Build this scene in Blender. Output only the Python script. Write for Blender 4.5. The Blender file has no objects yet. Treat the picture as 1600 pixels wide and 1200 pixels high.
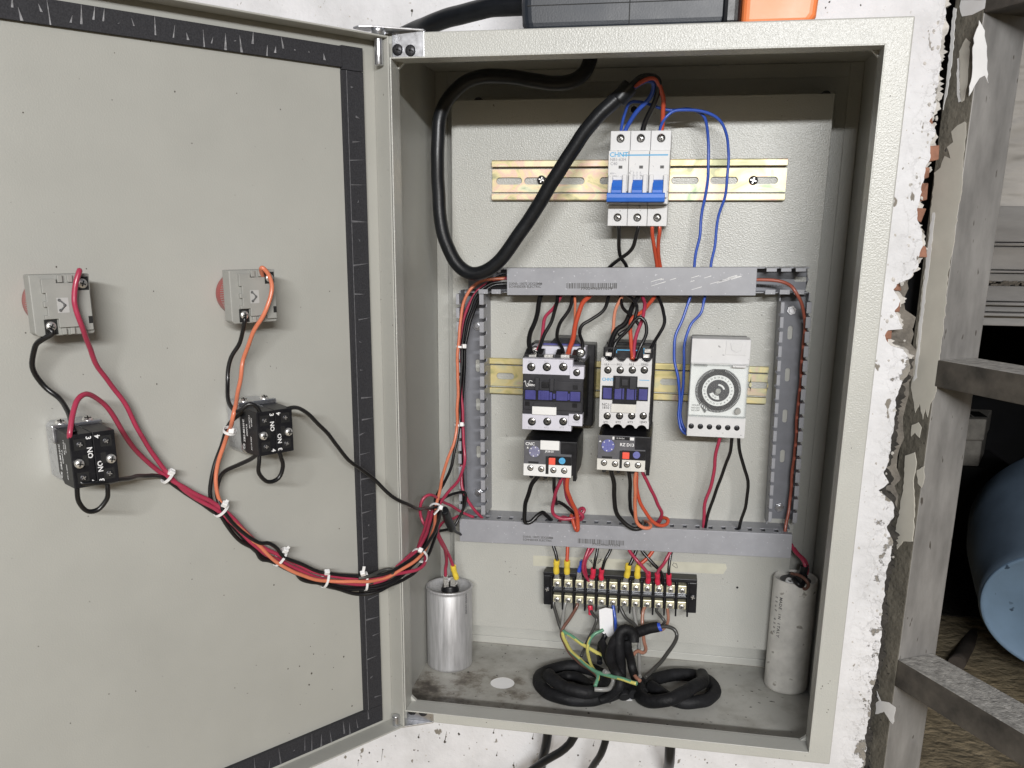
import bpy, bmesh, math, random
from mathutils import Matrix, Vector
random.seed(7)
S = 0.001                      # the scene is written in millimetres
sc = bpy.context.scene
COL = sc.collection
V = Vector
# ------------------------------------------------------------------ camera
CX, CY, CZ = 245.31412, -760.02416, 455.14204
FPX, OX, OY = 1439.59594, -20.60737, 150.02714
cam_d = bpy.data.cameras.new("camera")
cam = bpy.data.objects.new("camera", cam_d); COL.objects.link(cam)
cam.location = (CX*S, CY*S, CZ*S)
cam.rotation_euler = (1.30333, -0.0063, 0.18891)
cam_d.sensor_fit = 'HORIZONTAL'; cam_d.sensor_width = 36.0
cam_d.lens = FPX/1600*36; cam_d.shift_x = -OX/1600; cam_d.shift_y = OY/1600
cam_d.clip_start = 0.02; cam_d.clip_end = 200
sc.camera = cam
CAMR = cam.rotation_euler.to_matrix(); CAMP = V((CX, CY, CZ))
# ------------------------------------------------------------------ light
LDIR = V((0.33, -1.0, 0.19)).normalized()
elev = math.asin(LDIR.z)
w = bpy.data.worlds.new("World"); sc.world = w; w.use_nodes = True
nt = w.node_tree
bg = nt.nodes['Background']; bg.inputs[1].default_value = 0.032
sky = nt.nodes.new('ShaderNodeTexSky'); sky.sky_type = 'NISHITA'; sky.sun_disc = False
sky.sun_elevation = math.radians(24); sky.sun_rotation = math.atan2(LDIR.x, LDIR.y)
sky.dust_density = 4.0; sky.air_density = 0.7
nt.links.new(sky.outputs[0], bg.inputs[0])
# the place is lit by one long tube lamp up behind the viewer's right shoulder
tube_d = bpy.data.lights.new("tube_lamp", 'AREA'); tube_d.shape = 'RECTANGLE'; tube_d.size = 1.15; tube_d.size_y = 0.05; tube_d.energy = 66
tube_d.color = (0.99, 0.995, 1.0)
tube = bpy.data.objects.new("tube_lamp", tube_d); COL.objects.link(tube)
tube.location = (0.66, -2.36, 1.03)
tube.rotation_euler = (tube.location-V((0.25, 0.15, 0.35))).to_track_quat('Z', 'Y').to_euler()
sc.view_settings.view_transform = 'Standard'; sc.view_settings.look = 'None'
sc.view_settings.exposure = 0.0; sc.view_settings.gamma = 1.0

# ------------------------------------------------------------------ projection of measured photo points on real planes
def ray(px, py): return CAMR @ V(((px-800-OX)/FPX, -(py-600-OY)/FPX, -1))
def U(px, py, Y):  d = ray(px, py); return CAMP + d*((Y-CAMP.y)/d.y)
def UZ(px, py, Z): d = ray(px, py); return CAMP + d*((Z-CAMP.z)/d.z)
TH = 0.94612
DD = V((-math.cos(TH), -math.sin(TH), 0)); DN = V((math.sin(TH), -math.cos(TH), 0)); DH = V((0.915, -4.308, 0))
DOOR = Matrix(((-DD.x, -DN.x, 0, DH.x), (-DD.y, -DN.y, 0, DH.y), (0, 0, 1, 0), (0, 0, 0, 1)))   # local x to the hinge, -y out of the door, z up
DOORI = DOOR.inverted()
def UD(px, py, k):
    d = ray(px, py); o = DH + DN*k
    return CAMP + d*((o-CAMP).dot(DN)/d.dot(DN))
def DL(px, py, k): return DOORI @ UD(px, py, k)
I4 = Matrix.Identity(4)
G_ = V((0.5, -0.866, 0)).normalized(); H_ = V((0.866, 0.5, 0)).normalized()

# ------------------------------------------------------------------ materials
def new_mat(name):
    m = bpy.data.materials.new(name); m.use_nodes = True
    return m, m.node_tree.nodes, m.node_tree.links, m.node_tree.nodes['Principled BSDF']
def node(nodes, t, **kw):
    n = nodes.new(t)
    for k, v in kw.items():
        if k.startswith('i_'): n.inputs[k[2:].replace('_', ' ')].default_value = v
        else: setattr(n, k, v)
    return n
def rgba(c): return (c[0], c[1], c[2], 1)
def ramp(nodes, pts):
    r = nodes.new('ShaderNodeValToRGB'); e = r.color_ramp.elements
    e[0].position, e[0].color = pts[0][0], rgba(pts[0][1]); e[1].position, e[1].color = pts[-1][0], rgba(pts[-1][1])
    for p, c in pts[1:-1]:
        x = e.new(p); x.color = rgba(c)
    return r
def mixc(nodes, links, fac, a, b):
    m = nodes.new('ShaderNodeMix'); m.data_type = 'RGBA'
    for sock, val in ((m.inputs[0], fac), (m.inputs[6], a), (m.inputs[7], b)):
        if hasattr(val, 'links') or hasattr(val, 'is_linked'): links.new(val, sock)
        elif isinstance(val, (tuple, list)): sock.default_value = rgba(val)
        else: sock.default_value = val
    return m.outputs[2]
def mat(name, col, rough=0.5, metal=0.0, var=0.12, vscale=40, bump=0.0, bscale=300, bdist=0.0005, spec=0.5, speck=0.0, speckcol=(0.03, 0.03, 0.03),
        speckscale=120, coat=0.0, stretch=None, rvar=0.1):
    m, N, L, B = new_mat(name)
    tc = N.new('ShaderNodeTexCoord'); vec = tc.outputs['Object']
    if stretch:
        mp = N.new('ShaderNodeMapping'); mp.inputs['Scale'].default_value = stretch; L.new(vec, mp.inputs[0]); vec = mp.outputs[0]
    n1 = node(N, 'ShaderNodeTexNoise', i_Scale=vscale, i_Detail=5.0, i_Roughness=0.6); L.new(vec, n1.inputs['Vector'])
    lo = tuple(c*(1-var) for c in col); hi = tuple(min(1, c*(1+var)) for c in col)
    r = ramp(N, [(0.3, lo), (0.7, hi)]); L.new(n1.outputs[0], r.inputs[0])
    out = r.outputs[0]
    if speck > 0:
        n2 = node(N, 'ShaderNodeTexNoise', i_Scale=speckscale, i_Detail=2.0); L.new(vec, n2.inputs['Vector'])
        st_ = 0.70-speck*0.1+(0.042 if speck < 0.01 else 0); r2 = ramp(N, [(st_, (0, 0, 0)), (st_+0.04, (1, 1, 1))]); L.new(n2.outputs[0], r2.inputs[0])
        out = mixc(N, L, r2.outputs[0], out, speckcol)
    L.new(out, B.inputs['Base Color'])
    B.inputs['Metallic'].default_value = metal; B.inputs['Roughness'].default_value = rough
    if rvar:
        mr = node(N, 'ShaderNodeMapRange'); L.new(n1.outputs[0], mr.inputs[0])
        mr.inputs[3].default_value = max(0.03, rough-rvar); mr.inputs[4].default_value = min(1, rough+rvar); L.new(mr.outputs[0], B.inputs['Roughness'])
    B.inputs['Specular IOR Level'].default_value = spec
    if coat: B.inputs['Coat Weight'].default_value = coat; B.inputs['Coat Roughness'].default_value = 0.15
    if bump:
        nb = node(N, 'ShaderNodeTexNoise', i_Scale=bscale, i_Detail=2.0); L.new(vec, nb.inputs['Vector'])
        b = node(N, 'ShaderNodeBump', i_Strength=bump, i_Distance=bdist); L.new(nb.outputs[0], b.inputs['Height']); L.new(b.outputs[0], B.inputs['Normal'])
    return m

PAINT = (0.437, 0.438, 0.407)
M = {}
M['paint'] = mat('grey_enamel', PAINT, 0.33, var=0.05, vscale=12, bump=0.55, bscale=760, bdist=0.0006, speck=0.0)
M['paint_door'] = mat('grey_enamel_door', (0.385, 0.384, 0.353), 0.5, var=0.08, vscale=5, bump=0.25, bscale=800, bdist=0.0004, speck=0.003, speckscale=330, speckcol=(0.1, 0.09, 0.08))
M['paint_plate'] = mat('grey_enamel_plate', PAINT, 0.32, var=0.05, vscale=10, bump=0.6, bscale=760, bdist=0.0006, speck=0.004, speckscale=330, speckcol=(0.14, 0.13, 0.12))
M['lilac'] = mat('lilac_white_plastic', (0.58, 0.575, 0.645), 0.45, var=0.04, vscale=60)
M['white'] = mat('white_plastic', (0.6, 0.6, 0.605), 0.42, var=0.05, vscale=70, speck=0.02, speckscale=260, speckcol=(0.3, 0.3, 0.3))
M['label'] = mat('white_label', (0.74, 0.74, 0.73), 0.5, var=0.02)
M['cream'] = mat('cream_plastic', (0.63, 0.62, 0.58), 0.5, var=0.06, vscale=70)
M['greyplastic'] = mat('grey_plastic', (0.3, 0.3, 0.28), 0.5, var=0.07, vscale=60)
M['palegrey'] = mat('pale_grey_plastic', (0.42, 0.42, 0.41), 0.5, var=0.04)
M['greypanel'] = mat('grey_face_panel', (0.10, 0.10, 0.11), 0.4, var=0.12, vscale=90)
M['black'] = mat('black_plastic', (0.011, 0.011, 0.013), 0.36, spec=0.35, var=0.3, vscale=120, bump=0.1, bscale=900)
M['charcoal'] = mat('charcoal_plastic', (0.028, 0.028, 0.033), 0.4, spec=0.4, var=0.15, vscale=90)
M['darkhole'] = mat('dark_recess', (0.008, 0.008, 0.008), 0.7, var=0.1)
M['navy'] = mat('navy_plastic', (0.045, 0.045, 0.2), 0.4, var=0.12, vscale=120)
M['dial'] = mat('dial_blue', (0.13, 0.14, 0.36), 0.4, var=0.1)
M['paledial'] = mat('dial_grey_violet', (0.2, 0.2, 0.3), 0.4, var=0.2, vscale=300)
M['blue'] = mat('blue_toggle', (0.03, 0.14, 0.55), 0.4, var=0.08, vscale=80)
M['skyblue'] = mat('sky_blue_ink', (0.08, 0.36, 0.62), 0.6, var=0.05)
M['ink'] = mat('grey_ink', (0.1, 0.1, 0.1), 0.7, var=0.1)
M['faint'] = mat('faint_ink', (0.36, 0.36, 0.38), 0.7, var=0.15, vscale=300)
M['whiteink'] = mat('white_ink', (0.75, 0.75, 0.75), 0.6, var=0.05)
M['red'] = mat('red_button', (0.8, 0.1, 0.06), 0.4, var=0.05)
M['redlens'] = mat('red_lens', (0.32, 0.03, 0.028), 0.3, var=0.1, coat=0.3)
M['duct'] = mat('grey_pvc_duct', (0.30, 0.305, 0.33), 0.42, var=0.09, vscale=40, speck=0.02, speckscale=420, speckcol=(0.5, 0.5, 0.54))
M['ductfloor'] = mat('grey_pvc_duct_floor', (0.19, 0.195, 0.217), 0.5, var=0.12, vscale=50)  # darker grey than the duct walls and lid
M['steel'] = mat('zinc_steel', (0.62, 0.63, 0.66), 0.3, 0.95, var=0.12, vscale=200)
M['nickel'] = mat('screw_metal', (0.8, 0.79, 0.76), 0.3, 0.8, var=0.2, vscale=500)
M['screwdark'] = mat('dull_screw_metal', (0.4, 0.39, 0.37), 0.28, 0.9, var=0.35, vscale=500)
M['blacksteel'] = mat('black_steel', (0.05, 0.05, 0.055), 0.4, 0.6, var=0.2, vscale=300)
M['alu'] = mat('brushed_aluminium', (0.54, 0.54, 0.55), 0.48, 0.6, var=0.18, vscale=60, stretch=(6, 6, 0.6), rvar=0.12)
M['cangrey'] = mat('grey_sleeve', (0.66, 0.645, 0.6), 0.5, var=0.2, vscale=45, speck=0.25, speckscale=90, speckcol=(0.36, 0.34, 0.3))
M['brass'] = mat('yellow_passivated_zinc', (0.74, 0.7, 0.5), 0.4, 0.55, var=0.2, vscale=400)
M['foam'] = None
M['tie'] = mat('white_nylon', (0.75, 0.75, 0.75), 0.4, var=0.05, spec=0.6)
M['clear'] = None
M['yellow'] = mat('yellow_sleeve', (0.78, 0.58, 0.06), 0.45, var=0.1, vscale=150)
M['redsleeve'] = mat('red_sleeve', (0.6, 0.03, 0.07), 0.35, var=0.1)
M['bluesleeve'] = mat('blue_sleeve', (0.03, 0.08, 0.5), 0.35, var=0.1)
M['tape'] = mat('aged_masking_tape', (0.52, 0.51, 0.42), 0.7, var=0.07, vscale=60)
M['paper'] = mat('white_paper_tape', (0.82, 0.82, 0.84), 0.7, var=0.04)
M['bright'] = mat('lit_hole_white', (0.9, 0.9, 0.9), 0.5, var=0.02)
M['speckbrown'] = mat('brown_speck', (0.06, 0.05, 0.04), 0.8, var=0.3)
M['scuff'] = mat('pale_scuff', (0.42, 0.42, 0.4), 0.6, var=0.1)
M['rubber'] = mat('black_rubber', (0.008, 0.009, 0.011), 0.36, spec=0.4, var=0.25, vscale=60, bump=0.15, bscale=500)
M['dustyrubber'] = mat('dusty_black_rubber', (0.009, 0.0092, 0.0105), 0.6, spec=0.28, var=0.6, vscale=40, bump=0.5, bscale=250, bdist=0.0012)
M['navyblack'] = mat('blue_black_plastic', (0.022, 0.027, 0.036), 0.42, var=0.2, vscale=40, bump=0.12, bscale=700)
M['orangebody'] = mat('orange_plastic', (0.85, 0.24, 0.08), 0.4, var=0.05, vscale=30)
WIRE = {'black': (0.007, 0.007, 0.008), 'crimson': (0.36, 0.035, 0.075), 'red': (0.5, 0.04, 0.05), 'vermilion': (0.5, 0.075, 0.035), 'brickred': (0.36, 0.1, 0.065), 'orange': (0.6, 0.185, 0.1),
        'salmon': (0.6, 0.24, 0.15), 'blue': (0.03, 0.085, 0.42), 'brown': (0.16, 0.075, 0.055), 'copper_brown': (0.33, 0.16, 0.11), 'grey': (0.24, 0.24, 0.23), 'yellow': (0.56, 0.51, 0.14), 'green': (0.12, 0.3, 0.19),
        'darkgrey': (0.05, 0.05, 0.047)}
for k, c in WIRE.items(): M['w_'+k] = mat(k+'_insulation', c, 0.35, var=0.08, vscale=90, bump=0.05, bscale=700, coat=0.15)

def special():
    # cabinet floor: same enamel with oily grime in the left front corner
    m, N, L, B = new_mat('grey_enamel_grimy')
    tc = N.new('ShaderNodeTexCoord'); P = tc.outputs['Object']
    n = node(N, 'ShaderNodeTexNoise', i_Scale=28.0, i_Detail=9.0, i_Roughness=0.7); L.new(P, n.inputs['Vector'])
    n2 = node(N, 'ShaderNodeTexNoise', i_Scale=170.0, i_Detail=3.0); L.new(P, n2.inputs['Vector'])
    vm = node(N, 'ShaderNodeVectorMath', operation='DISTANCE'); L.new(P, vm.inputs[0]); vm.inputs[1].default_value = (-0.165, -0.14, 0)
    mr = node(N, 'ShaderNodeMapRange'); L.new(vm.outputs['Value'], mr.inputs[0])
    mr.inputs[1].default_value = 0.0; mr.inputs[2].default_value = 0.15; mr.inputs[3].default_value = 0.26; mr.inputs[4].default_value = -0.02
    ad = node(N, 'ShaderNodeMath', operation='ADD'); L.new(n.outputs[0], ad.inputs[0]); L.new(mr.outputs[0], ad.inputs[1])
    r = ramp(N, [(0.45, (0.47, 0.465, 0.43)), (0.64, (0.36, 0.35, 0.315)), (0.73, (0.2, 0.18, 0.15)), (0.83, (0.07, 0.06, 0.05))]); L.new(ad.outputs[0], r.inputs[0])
    r2 = ramp(N, [(0.68, (0, 0, 0)), (0.72, (1, 1, 1))]); L.new(n2.outputs[0], r2.inputs[0])
    L.new(mixc(N, L, r2.outputs[0], r.outputs[0], (0.05, 0.045, 0.04)), B.inputs['Base Color'])
    B.inputs['Roughness'].default_value = 0.5
    b = node(N, 'ShaderNodeBump', i_Strength=0.3, i_Distance=0.0006); L.new(n2.outputs[0], b.inputs['Height']); L.new(b.outputs[0], B.inputs['Normal'])
    M['grimy'] = m
    # yellow passivated DIN rail: iridescent blotches
    for key, ramp_pts in (('railgold', [(0.34, (0.3, 0.3, 0.18)), (0.43, (0.62, 0.54, 0.3)), (0.5, (0.66, 0.46, 0.38)), (0.56, (0.68, 0.6, 0.38)), (0.63, (0.58, 0.58, 0.42)), (0.72, (0.3, 0.38, 0.24))]),
                          ('railgreen', [(0.28, (0.2, 0.24, 0.12)), (0.42, (0.56, 0.48, 0.22)), (0.5, (0.62, 0.53, 0.28)), (0.6, (0.48, 0.47, 0.3)), (0.7, (0.55, 0.42, 0.33)), (0.8, (0.22, 0.26, 0.15))])):
        m, N, L, B = new_mat('passivated_'+key)
        tc = N.new('ShaderNodeTexCoord'); mp = N.new('ShaderNodeMapping'); mp.inputs['Scale'].default_value = (1, 1, 1.6); L.new(tc.outputs['Object'], mp.inputs[0])
        n = node(N, 'ShaderNodeTexNoise', i_Scale=28.0, i_Detail=6.0, i_Distortion=1.2); L.new(mp.outputs[0], n.inputs['Vector'])
        r = ramp(N, ramp_pts); L.new(n.outputs[0], r.inputs[0]); L.new(r.outputs[0], B.inputs['Base Color'])
        B.inputs['Metallic'].default_value = 0.45; B.inputs['Roughness'].default_value = 0.44
        M[key] = m
    # creased foam tape on the door
    m, N, L, B = new_mat('creased_foam')
    tc = N.new('ShaderNodeTexCoord')
    n = node(N, 'ShaderNodeTexNoise', i_Scale=900.0, i_Detail=2.0); L.new(tc.outputs['Object'], n.inputs['Vector'])
    r = ramp(N, [(0.3, (0.014, 0.014, 0.017)), (0.7, (0.03, 0.03, 0.035))]); L.new(n.outputs[0], r.inputs[0]); L.new(r.outputs[0], B.inputs['Base Color'])
    B.inputs['Roughness'].default_value = 0.75
    b = node(N, 'ShaderNodeBump', i_Strength=0.3, i_Distance=0.0005); L.new(n.outputs[0], b.inputs['Height']); L.new(b.outputs[0], B.inputs['Normal'])
    M['foam'] = m
    M['crease_light'] = mat('foam_crease_worn', (0.25, 0.25, 0.26), 0.5, var=0.5, vscale=400)
    M['crease'] = mat('foam_crease', (0.12, 0.12, 0.128), 0.6, var=0.35, vscale=300)
    # clear acrylic
    m, N, L, B = new_mat('clear_acrylic')
    tr = N.new('ShaderNodeBsdfTransparent'); tr.inputs[0].default_value = (0.97, 0.98, 0.98, 1)
    B.inputs['Base Color'].default_value = (0.9, 0.9, 0.9, 1); B.inputs['Roughness'].default_value = 0.08
    fr_ = N.new('ShaderNodeLayerWeight'); fr_.inputs[0].default_value = 0.25
    mr = node(N, 'ShaderNodeMapRange'); L.new(fr_.outputs['Fresnel'], mr.inputs[0]); mr.inputs[3].default_value = 0.03; mr.inputs[4].default_value = 0.5
    mx = N.new('ShaderNodeMixShader'); L.new(mr.outputs[0], mx.inputs[0]); L.new(tr.outputs[0], mx.inputs[1]); L.new(B.outputs[0], mx.inputs[2])
    L.new(mx.outputs[0], N['Material Output'].inputs[0]); M['clear'] = m
    # whitewashed wall
    m, N, L, B = new_mat('whitewash')
    tc = N.new('ShaderNodeTexCoord'); P = tc.outputs['Object']
    n = node(N, 'ShaderNodeTexNoise', i_Scale=16.0, i_Detail=8.0, i_Roughness=0.65); L.new(P, n.inputs['Vector'])
    r = ramp(N, [(0.3, (0.6, 0.6, 0.61)), (0.6, (0.74, 0.74, 0.76))]); L.new(n.outputs[0], r.inputs[0])
    mp = N.new('ShaderNodeMapping'); mp.inputs['Scale'].default_value = (1, 1, 0.55); L.new(P, mp.inputs[0])
    n2 = node(N, 'ShaderNodeTexNoise', i_Scale=85.0, i_Detail=3.0); L.new(mp.outputs[0], n2.inputs['Vector'])
    r2 = ramp(N, [(0.665, (0, 0, 0)), (0.69, (1, 1, 1))]); L.new(n2.outputs[0], r2.inputs[0])
    c1 = mixc(N, L, r2.outputs[0], r.outputs[0], (0.22, 0.2, 0.17))
    n3 = node(N, 'ShaderNodeTexNoise', i_Scale=230.0, i_Detail=3.0); L.new(P, n3.inputs['Vector'])
    r3 = ramp(N, [(0.66, (0, 0, 0)), (0.72, (1, 1, 1))]); L.new(n3.outputs[0], r3.inputs[0])
    c2 = mixc(N, L, r3.outputs[0], c1, (0.45, 0.42, 0.38))
    # chipped and cracked zone along the broken right edge
    sx = N.new('ShaderNodeSeparateXYZ'); L.new(P, sx.inputs[0])
    em = node(N, 'ShaderNodeMapRange'); L.new(sx.outputs[0], em.inputs[0]); em.inputs[1].default_value = 0.438; em.inputs[2].default_value = 0.470; em.inputs[3].default_value = 0.0; em.inputs[4].default_value = 0.2
    n4 = node(N, 'ShaderNodeTexNoise', i_Scale=48.0, i_Detail=6.0, i_Roughness=0.65); L.new(P, n4.inputs['Vector'])
    a4 = node(N, 'ShaderNodeMath', operation='ADD'); L.new(n4.outputs[0], a4.inputs[0]); L.new(em.outputs[0], a4.inputs[1])
    r4 = ramp(N, [(0.74, (0, 0, 0)), (0.77, (1, 1, 1))]); L.new(a4.outputs[0], r4.inputs[0])
    c3 = mixc(N, L, r4.outputs[0], c2, (0.27, 0.25, 0.22))
    vo = N.new('ShaderNodeTexVoronoi'); vo.feature = 'DISTANCE_TO_EDGE'; vo.inputs['Scale'].default_value = 42.0
    wv = node(N, 'ShaderNodeMix'); wv.data_type = 'VECTOR'; wv.inputs[0].default_value = 0.03; L.new(P, wv.inputs[4]); L.new(n4.outputs['Color'], wv.inputs[5]); L.new(wv.outputs[1], vo.inputs['Vector'])
    r5 = ramp(N, [(0.0, (1, 1, 1)), (0.035, (0, 0, 0))]); L.new(vo.outputs['Distance'], r5.inputs[0])
    mm = node(N, 'ShaderNodeMath', operation='MULTIPLY'); L.new(r5.outputs[0], mm.inputs[0]); L.new(em.outputs[0], mm.inputs[1])
    m2 = node(N, 'ShaderNodeMath', operation='MULTIPLY'); L.new(mm.outputs[0], m2.inputs[0]); m2.inputs[1].default_value = 2.2
    c4 = mixc(N, L, m2.outputs[0], c3, (0.16, 0.15, 0.14))
    L.new(c4, B.inputs['Base Color']); B.inputs['Roughness'].default_value = 0.8
    b = node(N, 'ShaderNodeBump', i_Strength=0.5, i_Distance=0.003); L.new(n.outputs[0], b.inputs['Height'])
    b2 = node(N, 'ShaderNodeBump', i_Strength=0.35, i_Distance=0.001); L.new(n3.outputs[0], b2.inputs['Height']); L.new(b.outputs[0], b2.inputs['Normal'])
    b3 = node(N, 'ShaderNodeBump', i_Strength=0.7, i_Distance=0.003); b3.invert = True; L.new(r4.outputs[0], b3.inputs['Height']); L.new(b2.outputs[0], b3.inputs['Normal'])
    n6 = node(N, 'ShaderNodeTexNoise', i_Scale=95.0, i_Detail=5.0); L.new(P, n6.inputs['Vector'])
    m6 = node(N, 'ShaderNodeMath', operation='MULTIPLY'); L.new(n6.outputs[0], m6.inputs[0]); L.new(em.outputs[0], m6.inputs[1])
    b6 = node(N, 'ShaderNodeBump', i_Strength=1.0, i_Distance=0.022); L.new(m6.outputs[0], b6.inputs['Height']); L.new(b3.outputs[0], b6.inputs['Normal']); L.new(b6.outputs[0], B.inputs['Normal'])
    M['whitewash'] = m
    # flaked cream paint over grey putty, post face
    m, N, L, B = new_mat('flaked_paint')
    tc = N.new('ShaderNodeTexCoord'); mp = N.new('ShaderNodeMapping'); mp.inputs['Scale'].default_value = (1, 1, 0.3); L.new(tc.outputs['Object'], mp.inputs[0])
    n = node(N, 'ShaderNodeTexNoise', i_Scale=14.0, i_Detail=4.0, i_Roughness=0.5, i_Distortion=0.4); L.new(mp.outputs[0], n.inputs['Vector'])
    n2 = node(N, 'ShaderNodeTexNoise', i_Scale=120.0, i_Detail=5.0, i_Roughness=0.7); L.new(mp.outputs[0], n2.inputs['Vector'])
    ad = node(N, 'ShaderNodeMath', operation='MULTIPLY_ADD'); L.new(n2.outputs[0], ad.inputs[0]); ad.inputs[1].default_value = 0.32; L.new(n.outputs[0], ad.inputs[2])
    r = ramp(N, [(0.60, (0, 0, 0)), (0.625, (1, 1, 1))]); L.new(ad.outputs[0], r.inputs[0])
    under = ramp(N, [(0.3, (0.07, 0.066, 0.055)), (0.6, (0.13, 0.12, 0.1)), (0.8, (0.2, 0.1, 0.04))]); L.new(n2.outputs[0], under.inputs[0])
    over = ramp(N, [(0.3, (0.52, 0.5, 0.43)), (0.7, (0.62, 0.6, 0.54))]); L.new(n.outputs[0], over.inputs[0])
    L.new(mixc(N, L, r.outputs[0], under.outputs[0], over.outputs[0]), B.inputs['Base Color']); B.inputs['Roughness'].default_value = 0.55
    b = node(N, 'ShaderNodeBump', i_Strength=0.6, i_Distance=0.0012); L.new(r.outputs[0], b.inputs['Height']); L.new(b.outputs[0], B.inputs['Normal'])
    M['flaked'] = m
special()
M['putty'] = mat('brown_grey_putty', (0.13, 0.12, 0.098), 0.8, var=0.45, vscale=30, bump=0.7, bscale=180, bdist=0.002, speck=0.1, speckscale=120, speckcol=(0.05, 0.045, 0.04))
M['gate'] = mat('weathered_grey_steel', (0.25, 0.243, 0.234), 0.45, 0.2, var=0.3, vscale=40, bump=0.15, bscale=120, speck=0.05, speckscale=160, speckcol=(0.09, 0.08, 0.07), stretch=(1, 1, 0.3))
M['gatedark'] = mat('soiled_grey_steel', (0.066, 0.058, 0.048), 0.6, 0.1, var=0.7, vscale=30, bump=0.2, bscale=200)
M['dusttop'] = mat('dust_on_bar', (0.33, 0.32, 0.3), 0.9, var=0.45, vscale=140, bump=0.8, bscale=400, bdist=0.002)
M['flake'] = mat('white_paint_flake', (0.8, 0.8, 0.8), 0.5, var=0.06)
M['creamflake'] = mat('cream_paint_flake', (0.56, 0.54, 0.48), 0.5, var=0.06)
M['rust'] = mat('rust_spot', (0.23, 0.12, 0.04), 0.9, var=0.4, vscale=200)
M['brick'] = mat('orange_brick', (0.27, 0.13, 0.085), 0.85, var=0.3, vscale=70, bump=0.6, bscale=220, bdist=0.002)
M['mortar'] = mat('grey_mortar', (0.16, 0.145, 0.125), 0.9, var=0.4, vscale=45, bump=0.8, bscale=160, bdist=0.004)
M['mould'] = mat('black_moulded_plaster', (0.035, 0.032, 0.028), 0.95, var=0.6, vscale=60, bump=0.8, bscale=160, bdist=0.004)
M['rubble'] = mat('crumbled_lime_plaster', (0.5, 0.48, 0.45), 0.9, var=0.4, vscale=60, bump=0.9, bscale=140, bdist=0.004)
M['cement'] = mat('rough_cement', (0.47, 0.46, 0.44), 0.9, var=0.35, vscale=10, bump=1.0, bscale=26, bdist=0.03, stretch=(0.35, 1, 1))
M['ledge'] = mat('pale_cement_band', (0.33, 0.33, 0.33), 0.85, var=0.35, vscale=14, bump=0.5, bscale=40, bdist=0.004, stretch=(0.25, 1, 1))
M['shade_dark'] = mat('shade_dark_plaster', (0.02, 0.02, 0.022), 0.9, var=0.3, vscale=8)  # near-black colour stands in for shade in the store and gap
M['earth'] = mat('dry_earth', (0.46, 0.38, 0.25), 0.95, var=0.45, vscale=22, bump=0.8, bscale=45, bdist=0.012, stretch=(0.8, 1, 1), speck=0.1, speckscale=38, speckcol=(0.2, 0.16, 0.11))
M['earthdark'] = mat('shaded_earth', (0.03, 0.028, 0.025), 0.95, var=0.4, vscale=12, bump=0.8, bscale=60, bdist=0.02)  # dark base colour puts the store's shade into its floor
M['drumdark'] = mat('shaded_blue_hdpe', (0.18, 0.255, 0.36), 0.5, var=0.2, vscale=7)  # darker than the end cap: shade put into the body's colour
M['drum'] = mat('blue_hdpe', (0.27, 0.42, 0.62), 0.45, var=0.12, vscale=7, speck=0.05, speckscale=28, speckcol=(0.07, 0.12, 0.2))
M['block'] = mat('concrete_block', (0.5, 0.47, 0.42), 0.9, var=0.2, vscale=30, bump=0.6, bscale=120, bdist=0.003)
M['wood'] = mat('old_pole', (0.1, 0.085, 0.075), 0.8, var=0.3, vscale=20)
M['prooom'] = M['shade_dark']

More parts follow.
